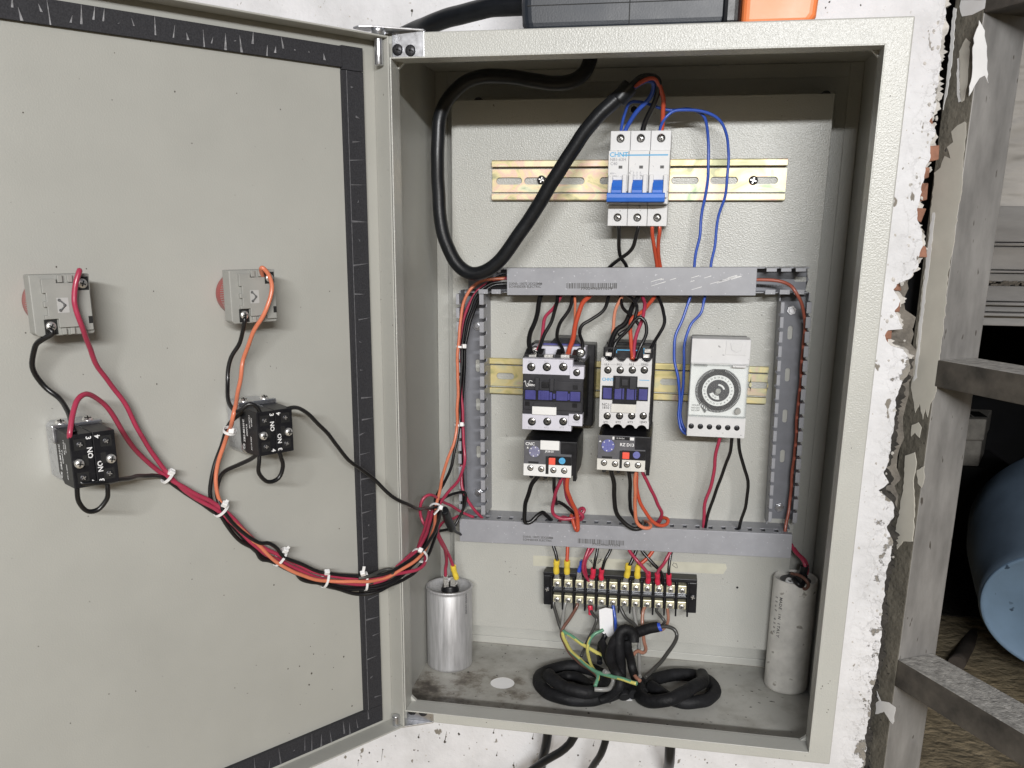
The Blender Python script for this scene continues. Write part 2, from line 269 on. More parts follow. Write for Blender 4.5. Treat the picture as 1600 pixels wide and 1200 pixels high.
# ------------------------------------------------------------------ mesh builder
class MB:
    def __init__(s): s.v = []; s.f = []; s.m = []; s.sm = []
    def add(s, vs, fs, m=0, smooth=False):
        o = len(s.v); s.v += [V(x) for x in vs]
        for f in fs: s.f.append(tuple(i+o for i in f)); s.m.append(m); s.sm.append(smooth)
        return s
    def box(s, x0, x1, y0, y1, z0, z1, m=0, mf=None):
        vs = [(x0,y0,z0),(x1,y0,z0),(x1,y1,z0),(x0,y1,z0),(x0,y0,z1),(x1,y0,z1),(x1,y1,z1),(x0,y1,z1)]
        o = len(s.f)
        s.add(vs, [(0,3,2,1),(4,5,6,7),(0,1,5,4),(1,2,6,5),(2,3,7,6),(3,0,4,7)], m)
        if mf: 
            for k, mm in mf.items(): s.m[o+k] = mm          # 0 bottom 1 top 2 front 3 right 4 back 5 left
        return s
    def hexa(s, vs, m=0): return s.add(vs, [(0,3,2,1),(4,5,6,7),(0,1,5,4),(1,2,6,5),(2,3,7,6),(3,0,4,7)], m)
    def prism(s, poly, a, b, axis='y', m=0, mside=None, smooth=False):
        n = len(poly)
        def P(p, t): return {'y': (p[0], t, p[1]), 'z': (p[0], p[1], t), 'x': (t, p[0], p[1])}[axis]
        s.add([P(p, a) for p in poly]+[P(p, b) for p in poly], [tuple(range(n)), tuple(range(2*n-1, n-1, -1))], m)
        s.add([P(p, a) for p in poly]+[P(p, b) for p in poly], [(i, (i+1) % n, (i+1) % n+n, i+n) for i in range(n)], m if mside is None else mside, smooth)
        return s
    def cyl(s, p0, p1, r0, r1=None, n=20, m=0, mcap=None, cap=True):
        p0 = V(p0); p1 = V(p1); r1 = r0 if r1 is None else r1
        d = (p1-p0).normalized(); a = d.orthogonal().normalized(); b = d.cross(a)
        ring = lambda p, r: [p+(a*math.cos(2*math.pi*i/n)+b*math.sin(2*math.pi*i/n))*r for i in range(n)]
        s.add(ring(p0, r0)+ring(p1, r1), [(i, (i+1) % n, (i+1) % n+n, i+n) for i in range(n)], m, True)
        if cap: s.add(ring(p0, r0), [tuple(range(n))], m if mcap is None else mcap); s.add(ring(p1, r1), [tuple(range(n))], m if mcap is None else mcap)
        return s
    def lathe(s, c, axis, prof, n=32, m=0, ms=None):
        c = V(c); d = V(axis).normalized(); a = d.orthogonal().normalized(); b = d.cross(a)
        vs = []
        for r, h in prof: vs += [c+d*h+(a*math.cos(2*math.pi*i/n)+b*math.sin(2*math.pi*i/n))*max(r, 0.001) for i in range(n)]
        for k in range(len(prof)-1):
            s.add(vs[k*n:(k+2)*n], [(i, (i+1) % n, (i+1) % n+n, i+n) for i in range(n)], m if not ms else ms[k], True)
        return s
    def tube(s, pts, r, n=8, sub=6, m=0, stripe=None, cap=True, mat_wob=False):
        P = [V(p) for p in pts]; R = r if isinstance(r, (list, tuple)) else [r]*len(P)
        path = []; rad = []
        for i in range(len(P)-1):
            p0 = P[max(i-1, 0)]; p1 = P[i]; p2 = P[i+1]; p3 = P[min(i+2, len(P)-1)]
            for k in range(sub):
                t = k/sub
                path.append(0.5*((2*p1)+(p2-p0)*t+(2*p0-5*p1+4*p2-p3)*t*t+(3*p1-p0-3*p2+p3)*t**3)); rad.append(R[i]+(R[i+1]-R[i])*t)
        path.append(P[-1]); rad.append(R[-1])
        jr = random.Random(int(abs(P[0].x*7+P[0].z*13+P[-1].y*5))); am = min(0.55, 0.26*rad[0])*(1.0 if rad[0] < 4 else 0.9 if mat_wob else 0.45); ph = [jr.uniform(0, 6.28) for _ in range(6)]; acc = 0.0
        for i in range(1, len(path)-1):
            acc += (path[i]-path[i-1]).length
            en = min(1.0, i/4, (len(path)-1-i)/4)
            path[i] = path[i]+V((math.sin(acc/9+ph[0])+math.sin(acc/4.1+ph[1])*.5, math.sin(acc/10+ph[2])*.6, math.sin(acc/8+ph[3])+math.sin(acc/3.7+ph[4])*.4))*am*en
        nn = len(path); T = [(path[min(i+1, nn-1)]-path[max(i-1, 0)]).normalized() for i in range(nn)]
        a = T[0].orthogonal().normalized(); vs = []
        for i in range(nn):
            a = (a-T[i]*a.dot(T[i])).normalized(); b = T[i].cross(a)
            vs += [path[i]+(a*math.cos(2*math.pi*k/n)+b*math.sin(2*math.pi*k/n))*rad[i] for k in range(n)]
        o = len(s.v); s.v += vs
        for i in range(nn-1):
            for k in range(n):
                s.f.append((o+i*n+k, o+i*n+(k+1) % n, o+(i+1)*n+(k+1) % n, o+(i+1)*n+k)); s.sm.append(True)
                s.m.append(m if not stripe else stripe[0 if ((k+i//4) % n) < n//2 else 1])
        if cap:
            s.f.append(tuple(range(o, o+n))); s.m.append(m); s.sm.append(False)
            s.f.append(tuple(range(o+(nn-1)*n, o+nn*n))); s.m.append(m); s.sm.append(False)
        return s
    def holed(s, x0, x1, z0, z1, y0, y1, holes, m=0, mh=None, bottom=None):
        """plate between y0 (front) and y1 with a row of holes (cx, cz, half length, radius); mh: material of the hole's wall; bottom: (depth, material)"""
        holes = sorted(holes); xs = [x0]+[(holes[i][0]+holes[i+1][0])/2 for i in range(len(holes)-1)]+[x1]
        mh = m if mh is None else mh
        for i, (cx, cz, hl, r) in enumerate(holes):
            a0, a1 = xs[i], xs[i+1]
            ang = sorted(set([2*math.pi*k/24 for k in range(24)]+[math.atan2(z-cz, x-cx) % (2*math.pi) for x in (a0, a1) for z in (z0, z1)]))
            inn = []; out = []
            for t in ang:
                c, q = math.cos(t), math.sin(t)
                if hl <= 0: inn.append((cx+c*r, cz+q*r))
                else:
                    e = hl-r if hl > r else 0
                    px = cx+(e if c > 1e-6 else -e if c < -1e-6 else 0)
                    inn.append((px+c*r, cz+q*r))
                tt = min(((a1-cx)/c if c > 1e-9 else (a0-cx)/c if c < -1e-9 else 1e9), ((z1-cz)/q if q > 1e-9 else (z0-cz)/q if q < -1e-9 else 1e9))
                out.append((cx+c*tt, cz+q*tt))
            n = len(ang)
            for y, in ((y0,), (y1,)):
                s.add([(p[0], y, p[1]) for p in inn]+[(p[0], y, p[1]) for p in out], [(k, (k+1) % n, (k+1) % n+n, k+n) for k in range(n)], m)
            s.add([(p[0], y0, p[1]) for p in inn]+[(p[0], y1, p[1]) for p in inn], [(k, (k+1) % n, (k+1) % n+n, k+n) for k in range(n)], mh, hl <= 0)
            s.add([(p[0], y0, p[1]) for p in out]+[(p[0], y1, p[1]) for p in out], [(k, (k+1) % n, (k+1) % n+n, k+n) for k in range(n)], m)
            if bottom: s.add([(p[0], bottom[0], p[1]) for p in inn], [tuple(range(n))], bottom[1])
        return s
    def screw(s, c, r, h=None, m=0, mx=1, axis=(0, -1, 0), rot=0.5, wash=False):
        c = V(c); d = V(axis).normalized(); h = h or r*0.55
        a = d.orthogonal().normalized(); b = d.cross(a)
        s.lathe(c, d, [(0.01, -0.5), (r, -0.5), (r, h*0.45), (r*0.82, h*0.85), (r*0.3, h), (0.01, h)], 16, m)
        for q in (rot, rot+math.pi/2):
            e = a*math.cos(q)+b*math.sin(q); g = d.cross(e)
            vs = []
            for t in (h*0.5, h+0.06*r):
                for (u, v) in ((-.62, -.12), (.62, -.12), (.62, .12), (-.62, .12)): vs.append(c+d*t+e*u*r+g*v*r)
            s.hexa(vs, mx)
        return s
    def mesh(s, name, base=V((0, 0, 0)), T=None):
        me = bpy.data.meshes.new(name)
        vs = [((T @ v) if T else v)-base for v in s.v]
        me.from_pydata([tuple(x*S for x in v) for v in vs], [], s.f)
        me.polygons.foreach_set('material_index', s.m); me.polygons.foreach_set('use_smooth', s.sm)
        bm = bmesh.new(); bm.from_mesh(me); bmesh.ops.remove_doubles(bm, verts=bm.verts, dist=1e-7)
        bmesh.ops.recalc_face_normals(bm, faces=bm.faces); bm.to_mesh(me); bm.free()
        me.validate(); me.update()
        return me

def setm(me, mats):
    for k in (mats if isinstance(mats, (list, tuple)) else [mats]): me.materials.append(M[k] if isinstance(k, str) else k)
def bev(o, wd, seg=2):
    if wd:
        b = o.modifiers.new('bevel', 'BEVEL'); b.width = wd*S; b.segments = seg; b.limit_method = 'ANGLE'; b.angle_limit = math.radians(40)
def props(o, label=None, cat=None, group=None, kind=None):
    for k, v in (('label', label), ('category', cat), ('group', group), ('kind', kind)):
        if v: o[k] = v

class Thing:
    def __init__(s, name, label, cat, base, group=None, frame=I4, kind=None):
        s.frame = frame; s.base = V(base)
        s.e = bpy.data.objects.new(name, None); COL.objects.link(s.e); s.e.empty_display_size = 0.01
        W = frame @ Matrix.Translation(s.base); s.W = W
        q = W.copy(); q.translation = W.translation*S; s.e.matrix_world = q
        props(s.e, label, cat, group, kind)
    def part(s, name, mb, mats, parent=None, bevel=0, label=None, kind=None, frame=None, seg=2):
        me = mb.mesh(name, V((0, 0, 0)) if frame is not None else s.base); setm(me, mats)
        return s.link(name, me, parent, bevel, label, kind, frame, seg)
    def link(s, name, me, parent=None, bevel=0, label=None, kind=None, frame=None, seg=2, off=None):
        o = bpy.data.objects.new(name, me); COL.objects.link(o); o.parent = parent or s.e
        if frame is not None:
            q = s.W.inverted() @ frame; q.translation = q.translation*S; o.matrix_local = q
        if off is not None: o.location = V(off)*S
        bev(o, bevel, seg); props(o, label, kind=kind)
        return o
    def copies(s, name, mb, mats, spots, parent=None, bevel=0, origin=(0, 0, 0)):
        """alike parts sharing one mesh, at spots given in the thing's frame"""
        me = mb.mesh(name, V(origin)); setm(me, mats); out = []
        for p in spots: out.append(s.link(name, me, parent, bevel, off=V(p)-s.base))
        return out
    def text(s, txt, x, y, z, size, mt, rot=0.0, name='lettering', parent=None, align='LEFT', sx=1.0, extr=0.02, M4=None):
        c = bpy.data.curves.new('lettering', 'FONT'); c.body = txt; c.size = size*S; c.extrude = extr*S; c.align_x = align; c.align_y = 'CENTER'; c.resolution_u = 2; c.offset = size*S*0.022
        t = bpy.data.objects.new('lettering', c); COL.objects.link(t); bpy.context.view_layer.update()
        me = bpy.data.meshes.new_from_object(t); bpy.data.objects.remove(t); bpy.data.curves.remove(c)
        T = Matrix.Translation((V((x, y, z))-s.base)*S) @ (M4 or I4) @ Matrix.Rotation(-rot, 4, 'Y') @ Matrix.Rotation(math.pi/2, 4, 'X') @ Matrix.Diagonal((sx, 1, 1, 1))
        me.transform(T); me.materials.clear(); setm(me, mt); me.update()
        return s.link(name, me, parent)

def solo(name, mb, mats, label, cat=None, group=None, kind=None, bevel=0, seg=2, base=None):
    if base is None:
        lo = [min(v[i] for v in mb.v) for i in range(3)]; hi = [max(v[i] for v in mb.v) for i in range(3)]
        base = V(((lo[0]+hi[0])/2, (lo[1]+hi[1])/2, lo[2]))
    base = V(base); me = mb.mesh(name, base); setm(me, mats)
    o = bpy.data.objects.new(name, me); COL.objects.link(o); o.location = base*S
    bev(o, bevel, seg); props(o, label, cat, group, kind)
    return o

# ================================================================== SETTING: ground, wall, room behind the gate
solo('ground', MB().box(-4000, 6000, -5000, 6500, -1000, -900), 'earth', 'dry brown earth floor littered with fibres below the gate', None, kind='structure')
solo('floor', MB().box(1000, 4600, 2600, 4600, -899, -894), 'earthdark', 'store floor behind the drum, coloured dark for shade', None, kind='structure')

def ragged(pts, amp, step, rnd):
    out = []
    for (a, b) in zip(pts[:-1], pts[1:]):
        L = math.hypot(b[0]-a[0], b[1]-a[1]); n = max(1, int(L/step))
        for k in range(n):
            t = k/n; out.append((a[0]+(b[0]-a[0])*t+rnd.uniform(-amp, amp), a[1]+(b[1]-a[1])*t))
    out.append(pts[-1]); return out
def rough_line(pts, amp, step, rnd):
    ph = [rnd.uniform(0, 6.28) for _ in range(4)]
    return [(x+amp*(1.1*math.sin(z/7.3+ph[0])+.7*math.sin(z/3.1+ph[1])+.45*math.sin(z/1.5+ph[2])+rnd.uniform(-.35, .35)), z) for x, z in ragged(pts, 0.0, step, rnd)]
rnd = random.Random(3)
edge_px = [(1477, 0), (1475, 42), (1469, 83), (1467, 125), (1463, 165), (1452, 190), (1462, 205), (1456, 225), (1454, 245), (1446, 262), (1440, 287), (1441, 300), (1436, 320), (1432, 345), (1440, 362), (1442, 385),
           (1433, 417), (1420, 436), (1400, 444), (1396, 452), (1409, 470), (1398, 486), (1404, 498), (1408, 514), (1386, 516), (1382, 524), (1392, 540), (1412, 546), (1422, 560), (1420, 580), (1407, 602), (1398, 640), (1394, 690),
           (1388, 720), (1380, 737), (1390, 755), (1374, 766), (1394, 785), (1397, 807), (1386, 822), (1395, 842), (1391, 868), (1384, 905), (1380, 931), (1377, 980), (1374, 1030), (1365, 1072), (1358, 1120), (1354, 1143), (1351, 1200)]
edge = [(U(x, y, 184).x, U(x, y, 184).z) for x, y in edge_px]
front = [(edge[0][0]+4, 1500)] + rough_line([(edge[0][0]+4, 1500)]+edge+[(edge[-1][0], -900)], 0.7, 1.5, rnd)[1:]
plaster = [(-1500, 1500)] + front + [(-1500, -900)]
wall = Thing('wall', 'whitewashed plaster wall with a crumbling right edge behind the grey cabinet', 'wall', (0, 184, -900))
wall.part('plaster_coat', MB().prism(plaster, 184, 191), 'whitewash')
# crumbled rim of the plaster, then the mortar core
rim = [(x+4+rnd.uniform(-2, 3), z) for x, z in rough_line([(edge[0][0]+4, 1500)]+edge+[(edge[-1][0], -900)], 0.9, 2, rnd)]
zs_ = 335.0
up_ = [p for p in rim if p[1] > zs_]; lo_ = [p for p in rim if p[1] <= zs_]
wall.part('crumbled_edge', MB().prism([(-1400, 1500)]+up_+[(up_[-1][0], zs_+.1), (-1400, zs_+.1)], 191.5, 204), 'rubble')
wall.part('mouldy_edge', MB().prism([(-1400, zs_), (lo_[0][0], zs_)]+[(p[0]+1.2, p[1]) for p in lo_]+[(-1400, -900)], 191.5, 204), 'mould')
core = [(x+rnd.uniform(3, 6)+(9 if 190 < z < 380 else 0), z) for x, z in ragged([(edge[0][0]+4, 1500)]+[(max(e[0], 459), e[1]) for e in edge]+[(edge[-1][0], -900)], 2.0, 9, rnd)]
wall.part('masonry_core', MB().prism([(-1400, 1500)]+core+[(-1400, -900)], 204.5, 345), 'mortar')
def lump(mb, px, py, Y, rx, ry, rz, m=0, seed=0):
    c = U(px, py, Y); r = random.Random(seed*17+3); n = 7; vs = []; 
    for j in range(4):
        for i in range(n):
            a = 2*math.pi*i/n; e = -1.2+j*0.8; k = math.cos(e)*r.uniform(0.75, 1.15)
            vs.append(c+V((math.cos(a)*k*rx, math.sin(e)*ry, math.sin(a)*k*rz)))
    fs = [(j*n+i, j*n+(i+1) % n, (j+1)*n+(i+1) % n, (j+1)*n+i) for j in range(3) for i in range(n)]+[tuple(range(n)), tuple(range(3*n, 4*n))]
    return mb.add(vs, fs, m)
for k, (px, py, w_, h_) in enumerate([(1463, 192, 5, 14), (1458, 240, 6, 12), (1452, 268, 8, 12), (1446, 300, 8, 16), (1443, 334, 7, 11), (1443, 390, 6, 9), (1398, 448, 9, 7), (1405, 478, 8, 10), (1402, 530, 14, 10), (1415, 520, 10, 8)]):
    c = U(px, py, 190); b = MB(); r = random.Random(k+40)
    q = lambda: r.uniform(-2.6, 2.2)
    xe = min((abs(e[1]-c.z), e[0]) for e in edge)[1]
    x0, x1, z0, z1 = xe-2.5, xe+7, c.z-h_*0.5, c.z+h_*0.5
    b.hexa([(x0+q(), 187+q(), z0+q()), (x1+q(), 190+q(), z0+q()), (x1+q(), 250, z0), (x0, 250, z0), (x0+q(), 187+q(), z1+q()), (x1+q(), 190+q(), z1+q()), (x1, 250, z1), (x0, 250, z1)])
    wall.part('brick', b, 'brick', bevel=0.8)
wall.part('jamb_reveal', MB().box(430, 521, 262, 344.5, -900, 1500), 'shade_dark')
b = MB()
for k in range(90):
    e = edge[rnd.randrange(len(edge)-1)]; j = rnd.uniform(-14, 6); y = rnd.uniform(0, 1)
    z = e[1]+rnd.uniform(-20, 20)
    if e[1] < -100 or e[1] > 660: continue
    s_ = rnd.uniform(0.8, 2.6); c = V((e[0]+j, 184+(0 if j < 0 else rnd.uniform(2, 12)), z)); n = 6
    vs = [c+V((math.cos(6.28*i/n)*s_*rnd.uniform(.6, 1.2), 0.3, math.sin(6.28*i/n)*s_*rnd.uniform(.7, 1.5))) for i in range(n)]+[c+V((rnd.uniform(-1, 1), -rnd.uniform(0.2, 0.9), rnd.uniform(-1, 1)))]
    b.add(vs, [(i, (i+1) % n, n) for i in range(n)]+[tuple(range(n))], 0)
wall.part('plaster_crumbs', b, 'rubble', kind='stuff')

# yard wall of cement over the store opening
cw = Thing('cement_wall', 'rough grey cement wall with pale horizontal bands over the dark store opening', 'wall', (2000, 1300, 250))
zb = U(1580, 497, 1300).z
z = lambda py: U(1580, py, 1300).z
cw.part('cement_render', MB().box(300, 4600, 1300, 1420, z(322), 2200), 'cement')
bands = [(322, 378, -14), (379, 384, -26), (385, 421, -16), (422, 426, -24), (427, 440, -10), (446, 470, -20), (471, 476, -30), (477, 487, -6), (488, 493, -24), (493.5, 510, 8)]
for a, c, off in bands: cw.part('pale_band', MB().box(300, 4600, 1300+off, 1418, z(c), z(a)-0.4), 'ledge', bevel=2)
b = MB()
rk = random.Random(12)
for i in range(90):
    x = 800+i*3.2+rk.uniform(-1, 1); zz = z(443)+rk.uniform(-5, 5); s_ = rk.uniform(2, 6)
    b.hexa([(x-s_, 1286, zz-s_*.5), (x+s_, 1288, zz-s_*.6), (x+s_, 1330, zz-s_*.6), (x-s_, 1330, zz-s_*.5), (x-s_*.8, 1288, zz+s_*.5), (x+s_*.7, 1287, zz+s_*.6), (x+s_*.7, 1330, zz+s_*.6), (x-s_*.8, 1330, zz+s_*.5)])
cw.part('broken_mortar', b, 'mortar', kind='stuff')
store = Thing('store_room', 'store room behind the metal gate, its walls coloured dark for shade', 'room', (3000, 2500, -900))
store.part('wall', MB().box(300, 4600, 4500, 4620, -900, 1300), 'shade_dark')
store.part('wall', MB().box(300, 420, 1425, 4495, -900, 1300), 'shade_dark')
store.part('wall', MB().box(4480, 4600, 1425, 4495, -900, 1300), 'shade_dark')
store.part('wall', MB().box(1600, 4600, 1300, 1415, -900, z(512)), 'shade_dark')  # unseen front wall piece, added to shade the store floor
store.part('roof', MB().box(300, 4600, 1425, 4620, 1302, 1400), 'shade_dark')

# blue drum lying on its side, its end towards us
c0_, c1_ = U(1658, 966, 1830), U(1697, 852, 2140)
FW_ = CAMR @ V((0, 0, -1))
R0_ = 121*(c0_-CAMP).dot(FW_)/FPX; R1_ = 172*(c1_-CAMP).dot(FW_)/FPX
ax = (c1_-c0_); L_ = ax.length; ax.normalize()
drum = Thing('plastic_drum', 'big blue plastic drum lying on its side behind the gate', 'drum', (c1_.x, c1_.y, -900))
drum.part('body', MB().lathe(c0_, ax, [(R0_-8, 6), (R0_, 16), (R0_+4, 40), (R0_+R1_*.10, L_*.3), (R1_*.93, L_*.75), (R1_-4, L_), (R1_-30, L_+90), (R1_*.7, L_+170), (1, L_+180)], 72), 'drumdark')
drum.part('end_cap', MB().lathe(c0_, ax, [(R0_-9, 22), (R0_-9, 2), (R0_-12, 0), (R0_-20, 2), (R0_-26, 9), (R0_*.5, 12), (0.1, 10)], 72), 'drum')
# two concrete blocks and a pole in the store
def blk(pts, Y0, Y1, jit, label, hole):
    t = Thing('concrete_block', label, 'concrete block', (pts[0].x, Y0, pts[0].z), group='stacked concrete blocks')
    a, c = pts; b = MB().hexa([(a.x, Y0, a.z), (c.x, Y0+jit, a.z), (c.x+90, Y1, a.z), (a.x+90, Y1, a.z), (a.x, Y0, c.z), (c.x, Y0+jit, c.z), (c.x+90, Y1, c.z), (a.x+90, Y1, c.z)])
    t.part('block_body', b, 'block', bevel=6)
    for k in (0.25, 0.65):
        x = a.x+(c.x-a.x)*k
        t.part('core_hole', MB().box(x+20, x+70, Y0+70, Y0+190, c.z-20, c.z+2.5), 'darkhole')
p0, p1 = U(1478, 688, 3300), U(1545, 657, 3300)
blk((V((p0.x, 0, p0.z)), V((p1.x, 0, p1.z))), 3300, 3560, 25, 'pale concrete block on top of another in the dark store', 1)
p2, p3 = U(1474, 727, 3290), U(1536, 690, 3290)
blk((V((p2.x, 0, p2.z)), V((p3.x, 0, p3.z))), 3290, 3540, 10, 'darker concrete block underneath another in the dark store', 0)
solo('masonry_pier', MB().box(p2.x-60, p3.x+140, 3270, 3640, -894, p2.z-1), 'shade_dark', 'shade-dark masonry pier that carries two concrete blocks in the store', 'pier')
pa, pb = UZ(1494, 1038, -880), U(1545, 945, 2950)
solo('wooden_pole', MB().tube([pa, (pa+pb)/2+V((4, 0, 0)), pb], [26, 25, 23], 10), 'wood', 'old grey pole leaning behind the blue drum', 'pole')

# metal gate, hinged on the wall edge, standing open towards us
gm = U(1467, 550, 180)
GF = Matrix(((G_.x, H_.x, 0, gm.x), (G_.y, H_.y, 0, gm.y), (0, 0, 1, 0), (0, 0, 0, 1)))      # x along the gate towards us, y through it
gate = Thing('metal_gate', 'weathered grey steel gate of square tube standing open beside the wall', 'gate', (0, 0, -860), frame=GF)
post = MB().box(-35, 0, 0, 50, -860, 1150, 0, {2: 1})
gate.part('hinge_post', post, ['gate', 'putty'], bevel=1.2)
gate.part('end_post', MB().box(640, 680, 0, 50, -860, 1150), 'gate', bevel=1.2)
zt = lambda a: U(a[0], a[1], 180).z
bars = [(zt((1463, 604)), zt((1467, 562))), (zt((1406, 1072)), zt((1411, 1031))), (zt((1537, 20)), zt((1537, 20))+34)]
for k, (a, c) in enumerate(bars):
    gate.part('cross_bar', MB().box(0.3, 640, -0.5, 46, a, c, 0, {1: 1}), ['gatedark', 'dusttop'], bevel=0.8)
# paint flakes and rust left on the post
GI = GF.inverted()
def flakes(name, pts, mt, th=0.45, side=0):
    poly = []
    rr = random.Random(len(pts)*7+int(pts[0][1]))
    W = []
    for (px, py) in pts:
        d = ray(px, py)
        if side == 0: n = V((-H_.x, -H_.y, 0)); o = gm
        else: n = V((G_.x, G_.y, 0)); o = gm
        X = CAMP+d*((o-CAMP).dot(n)/d.dot(n)); l = GI @ X; W.append((l.x if side == 0 else l.y, l.z))
    W = ragged(W+[W[0]], 0.9, 3.5, rr)[:-1]
    b = MB()
    if side == 0: b.prism(W, -th, -0.02, 'y')
    else: b.prism(W, 0.02, th, 'x')
    gate.part(name, b, mt)
flakes('paint_flake', [(1509, 60), (1516, 66), (1514, 100), (1512, 125), (1507, 157), (1502, 160), (1499, 120), (1500, 80)], 'creamflake')
flakes('paint_flake', [(1490, 12), (1494, 14), (1491, 60), (1486, 110), (1482, 140), (1474, 172), (1476, 150), (1484, 80)], 'flake')
flakes('paint_flake', [(1496, 92), (1500, 90), (1500, 140), (1503, 158), (1498, 160), (1495, 130)], 'flake')
flakes('paint_flake', [(1497, 196), (1507, 190), (1511, 192), (1506, 240), (1503, 300), (1497, 332), (1489, 390), (1481, 430), (1478, 480), (1472, 530), (1466, 580), (1464, 606), (1459, 622), (1453, 632), (1450, 652), (1446, 636), (1442, 655), (1438, 630), (1431, 645), (1427, 622), (1424, 606), (1430, 560), (1436, 500), (1443, 440), (1450, 380), (1456, 320), (1461, 270), (1470, 262), (1476, 244), (1485, 248), (1480, 230), (1490, 222), (1486, 206)], 'creamflake', 0.4)
flakes('paint_flake', [(1457, 332), (1462, 332), (1455, 395), (1447, 460), (1439, 530), (1433, 590), (1428, 596), (1433, 550), (1441, 470), (1449, 400)], 'flake', 0.55)
flakes('paint_flake', [(1425, 664), (1436, 660), (1440, 668), (1437, 684), (1430, 676), (1424, 682)], 'creamflake', 0.5)
flakes('paint_flake', [(1433, 735), (1444, 728), (1446, 745), (1440, 762), (1434, 755)], 'creamflake', 0.5)
flakes('paint_flake', [(1530, 32), (1538, 48), (1541, 80), (1543, 130), (1538, 118), (1530, 122), (1526, 130), (1518, 142), (1513, 150), (1519, 105), (1521, 60)], 'flake', 0.5, 1)
flakes('paint_flake', [(1503, 0), (1560, 0), (1548, 8), (1534, 16), (1520, 23), (1503, 26), (1500, 10)], 'flake')
flakes('paint_flake', [(1415, 712), (1430, 707), (1433, 722), (1428, 750), (1430, 790), (1427, 846), (1412, 846), (1402, 858), (1399, 832), (1406, 800), (1412, 760)], 'creamflake', 0.8)
flakes('paint_flake', [(1371, 1080), (1376, 1095), (1390, 1098), (1399, 1105), (1396, 1132), (1390, 1126), (1382, 1112), (1368, 1116)], 'flake', 0.35)
flakes('rust_stain', [(1492, 283), (1497, 281), (1495, 300), (1490, 322), (1484, 320), (1487, 300)], 'rust', 0.3)
flakes('rust_stain', [(1453, 372), (1457, 372), (1452, 405), (1447, 418), (1446, 410)], 'rust', 0.3)
flakes('rust_stain', [(1478, 345), (1485, 340), (1484, 356), (1478, 360)], 'rust', 0.3)

# ================================================================== THE CABINET
HT = 602.0; WD = 400.0; DP = 183.0
cab = Thing('electrical_cabinet', 'open grey steel wall cabinet with its hinged door swung out to the left', 'cabinet', (200, DP, 0))
cab.part('side_panel', MB().box(0, 1.5, 2.42, DP, 0, HT), 'paint', bevel=0.5)
cab.part('side_panel', MB().box(WD-1.5, WD, 2.42, DP, 0, HT), 'paint', bevel=0.5)
cab.part('top_panel', MB().box(1.52, WD-1.52, 2.42, DP, HT-1.5, HT), 'paint', bevel=0.4)
bp = MB().box(1.52, WD-1.52, DP-2.5, DP-0.5, 1.52, HT-1.52)
for a, c in ((12, 12),):
    t = 12.0
    bp.box(1.6, 1.6+t, DP-4, DP-2.6, 1.6, HT-1.6); bp.box(WD-1.6-t, WD-1.6, DP-4, DP-2.6, 1.6, HT-1.6)
    bp.box(1.7+t, WD-1.7-t, DP-4, DP-2.6, 1.6, 1.6+t*0.7); bp.box(1.7+t, WD-1.7-t, DP-4, DP-2.6, HT-1.6-t, HT-1.6)
cab.part('back_panel', bp, 'paint', bevel=0.5)
# floor with knock-out hole
hc = UZ(785, 1067, 1.5)
fl = MB(); fl.holed(1.52, WD-1.52, 2.42, DP-4.1, 0, 1.5, [(hc.x, hc.y, 0, 12.5)])
fl.v = [V((v.x, v.z, v.y)) for v in fl.v]
cab.part('floor_panel', fl, 'grimy')
cab.part('hole_light_disc', MB().cyl((hc.x, hc.y, 0.2), (hc.x, hc.y, 1.2), 12.4, n=40), 'bright')  # white disc added for the lit wall showing through the hole
fr = MB()
ix0, ix1, iz0, iz1 = 17.85, 378.2, 20.6, 580.2
def ring(mb, o, i_, y0, y1, m=0):
    vs = [(x, y, z) for y in (y0, y1) for r in (o, i_) for (x, z) in ((r[0], r[2]), (r[1], r[2]), (r[1], r[3]), (r[0], r[3]))]
    fs = []
    for k in range(4):
        n = (k+1) % 4
        fs += [(k, n, n+4, k+4), (k+8, n+8, n+12, k+12), (k, n, n+8, k+8), (k+4, n+4, n+12, k+12)]
    return mb.add(vs, fs, m)
ring(fr, (0, WD, 0, HT), (ix0, ix1, iz0, iz1), 0, 2.4)
cab.part('front_frame', fr, 'paint', bevel=1.1, seg=3)
rm = MB(); RY = -18.0
rm.box(ix0-1.2, ix0, RY, 4, iz0-1.2, iz1+1.2); rm.box(ix1, ix1+1.2, RY, 4, iz0-1.2, iz1+1.2)
rm.box(ix0+.02, ix1-.02, RY, 4, iz1, iz1+1.2); rm.box(ix0+.02, ix1-.02, RY, 4, iz0-1.2, iz0)
for cx, cz, sx_, sz_ in ((ix0, iz1, 1, -1), (ix1, iz1, -1, -1), (ix0, iz0, 1, 1), (ix1, iz0, -1, 1)):   # welded corner fillets
    rm.prism([(cx, cz), (cx+5*sx_, cz), (cx, cz+5*sz_)], 0.2, 4.2)
cab.part('sealing_rim', rm, 'paint', bevel=0.35)
b = MB()
pl = MB().box(23.8, 371.9, 154, 155.6, 33, 571.2)
plate = cab.part('mounting_plate', pl, 'paint_plate', bevel=0.5)
for px in (748, 1290):
    q = U(px, 150, 160); cab.part('stud', MB().cyl((q.x, 156.2, 569.6), (q.x, 178, 569.6), 4.6, n=18), 'blacksteel', bevel=1)
q = U(991, 172, 152); st = MB().cyl((q.x, 153.9, q.z), (q.x, 151, q.z), 4.6, n=18).cyl((q.x, 151, q.z), (q.x, 148.5, q.z), 3.2, n=18, mcap=1)
cab.part('earth_stud', st, ['steel', 'darkhole'], bevel=0.4)
for (px, py) in ((1152, 918),):
    q = U(px, py, 153.9); cab.part('plate_hole', MB().cyl((q.x, 153.95, q.z), (q.x, 153.8, q.z), 1.2, n=10), 'darkhole')

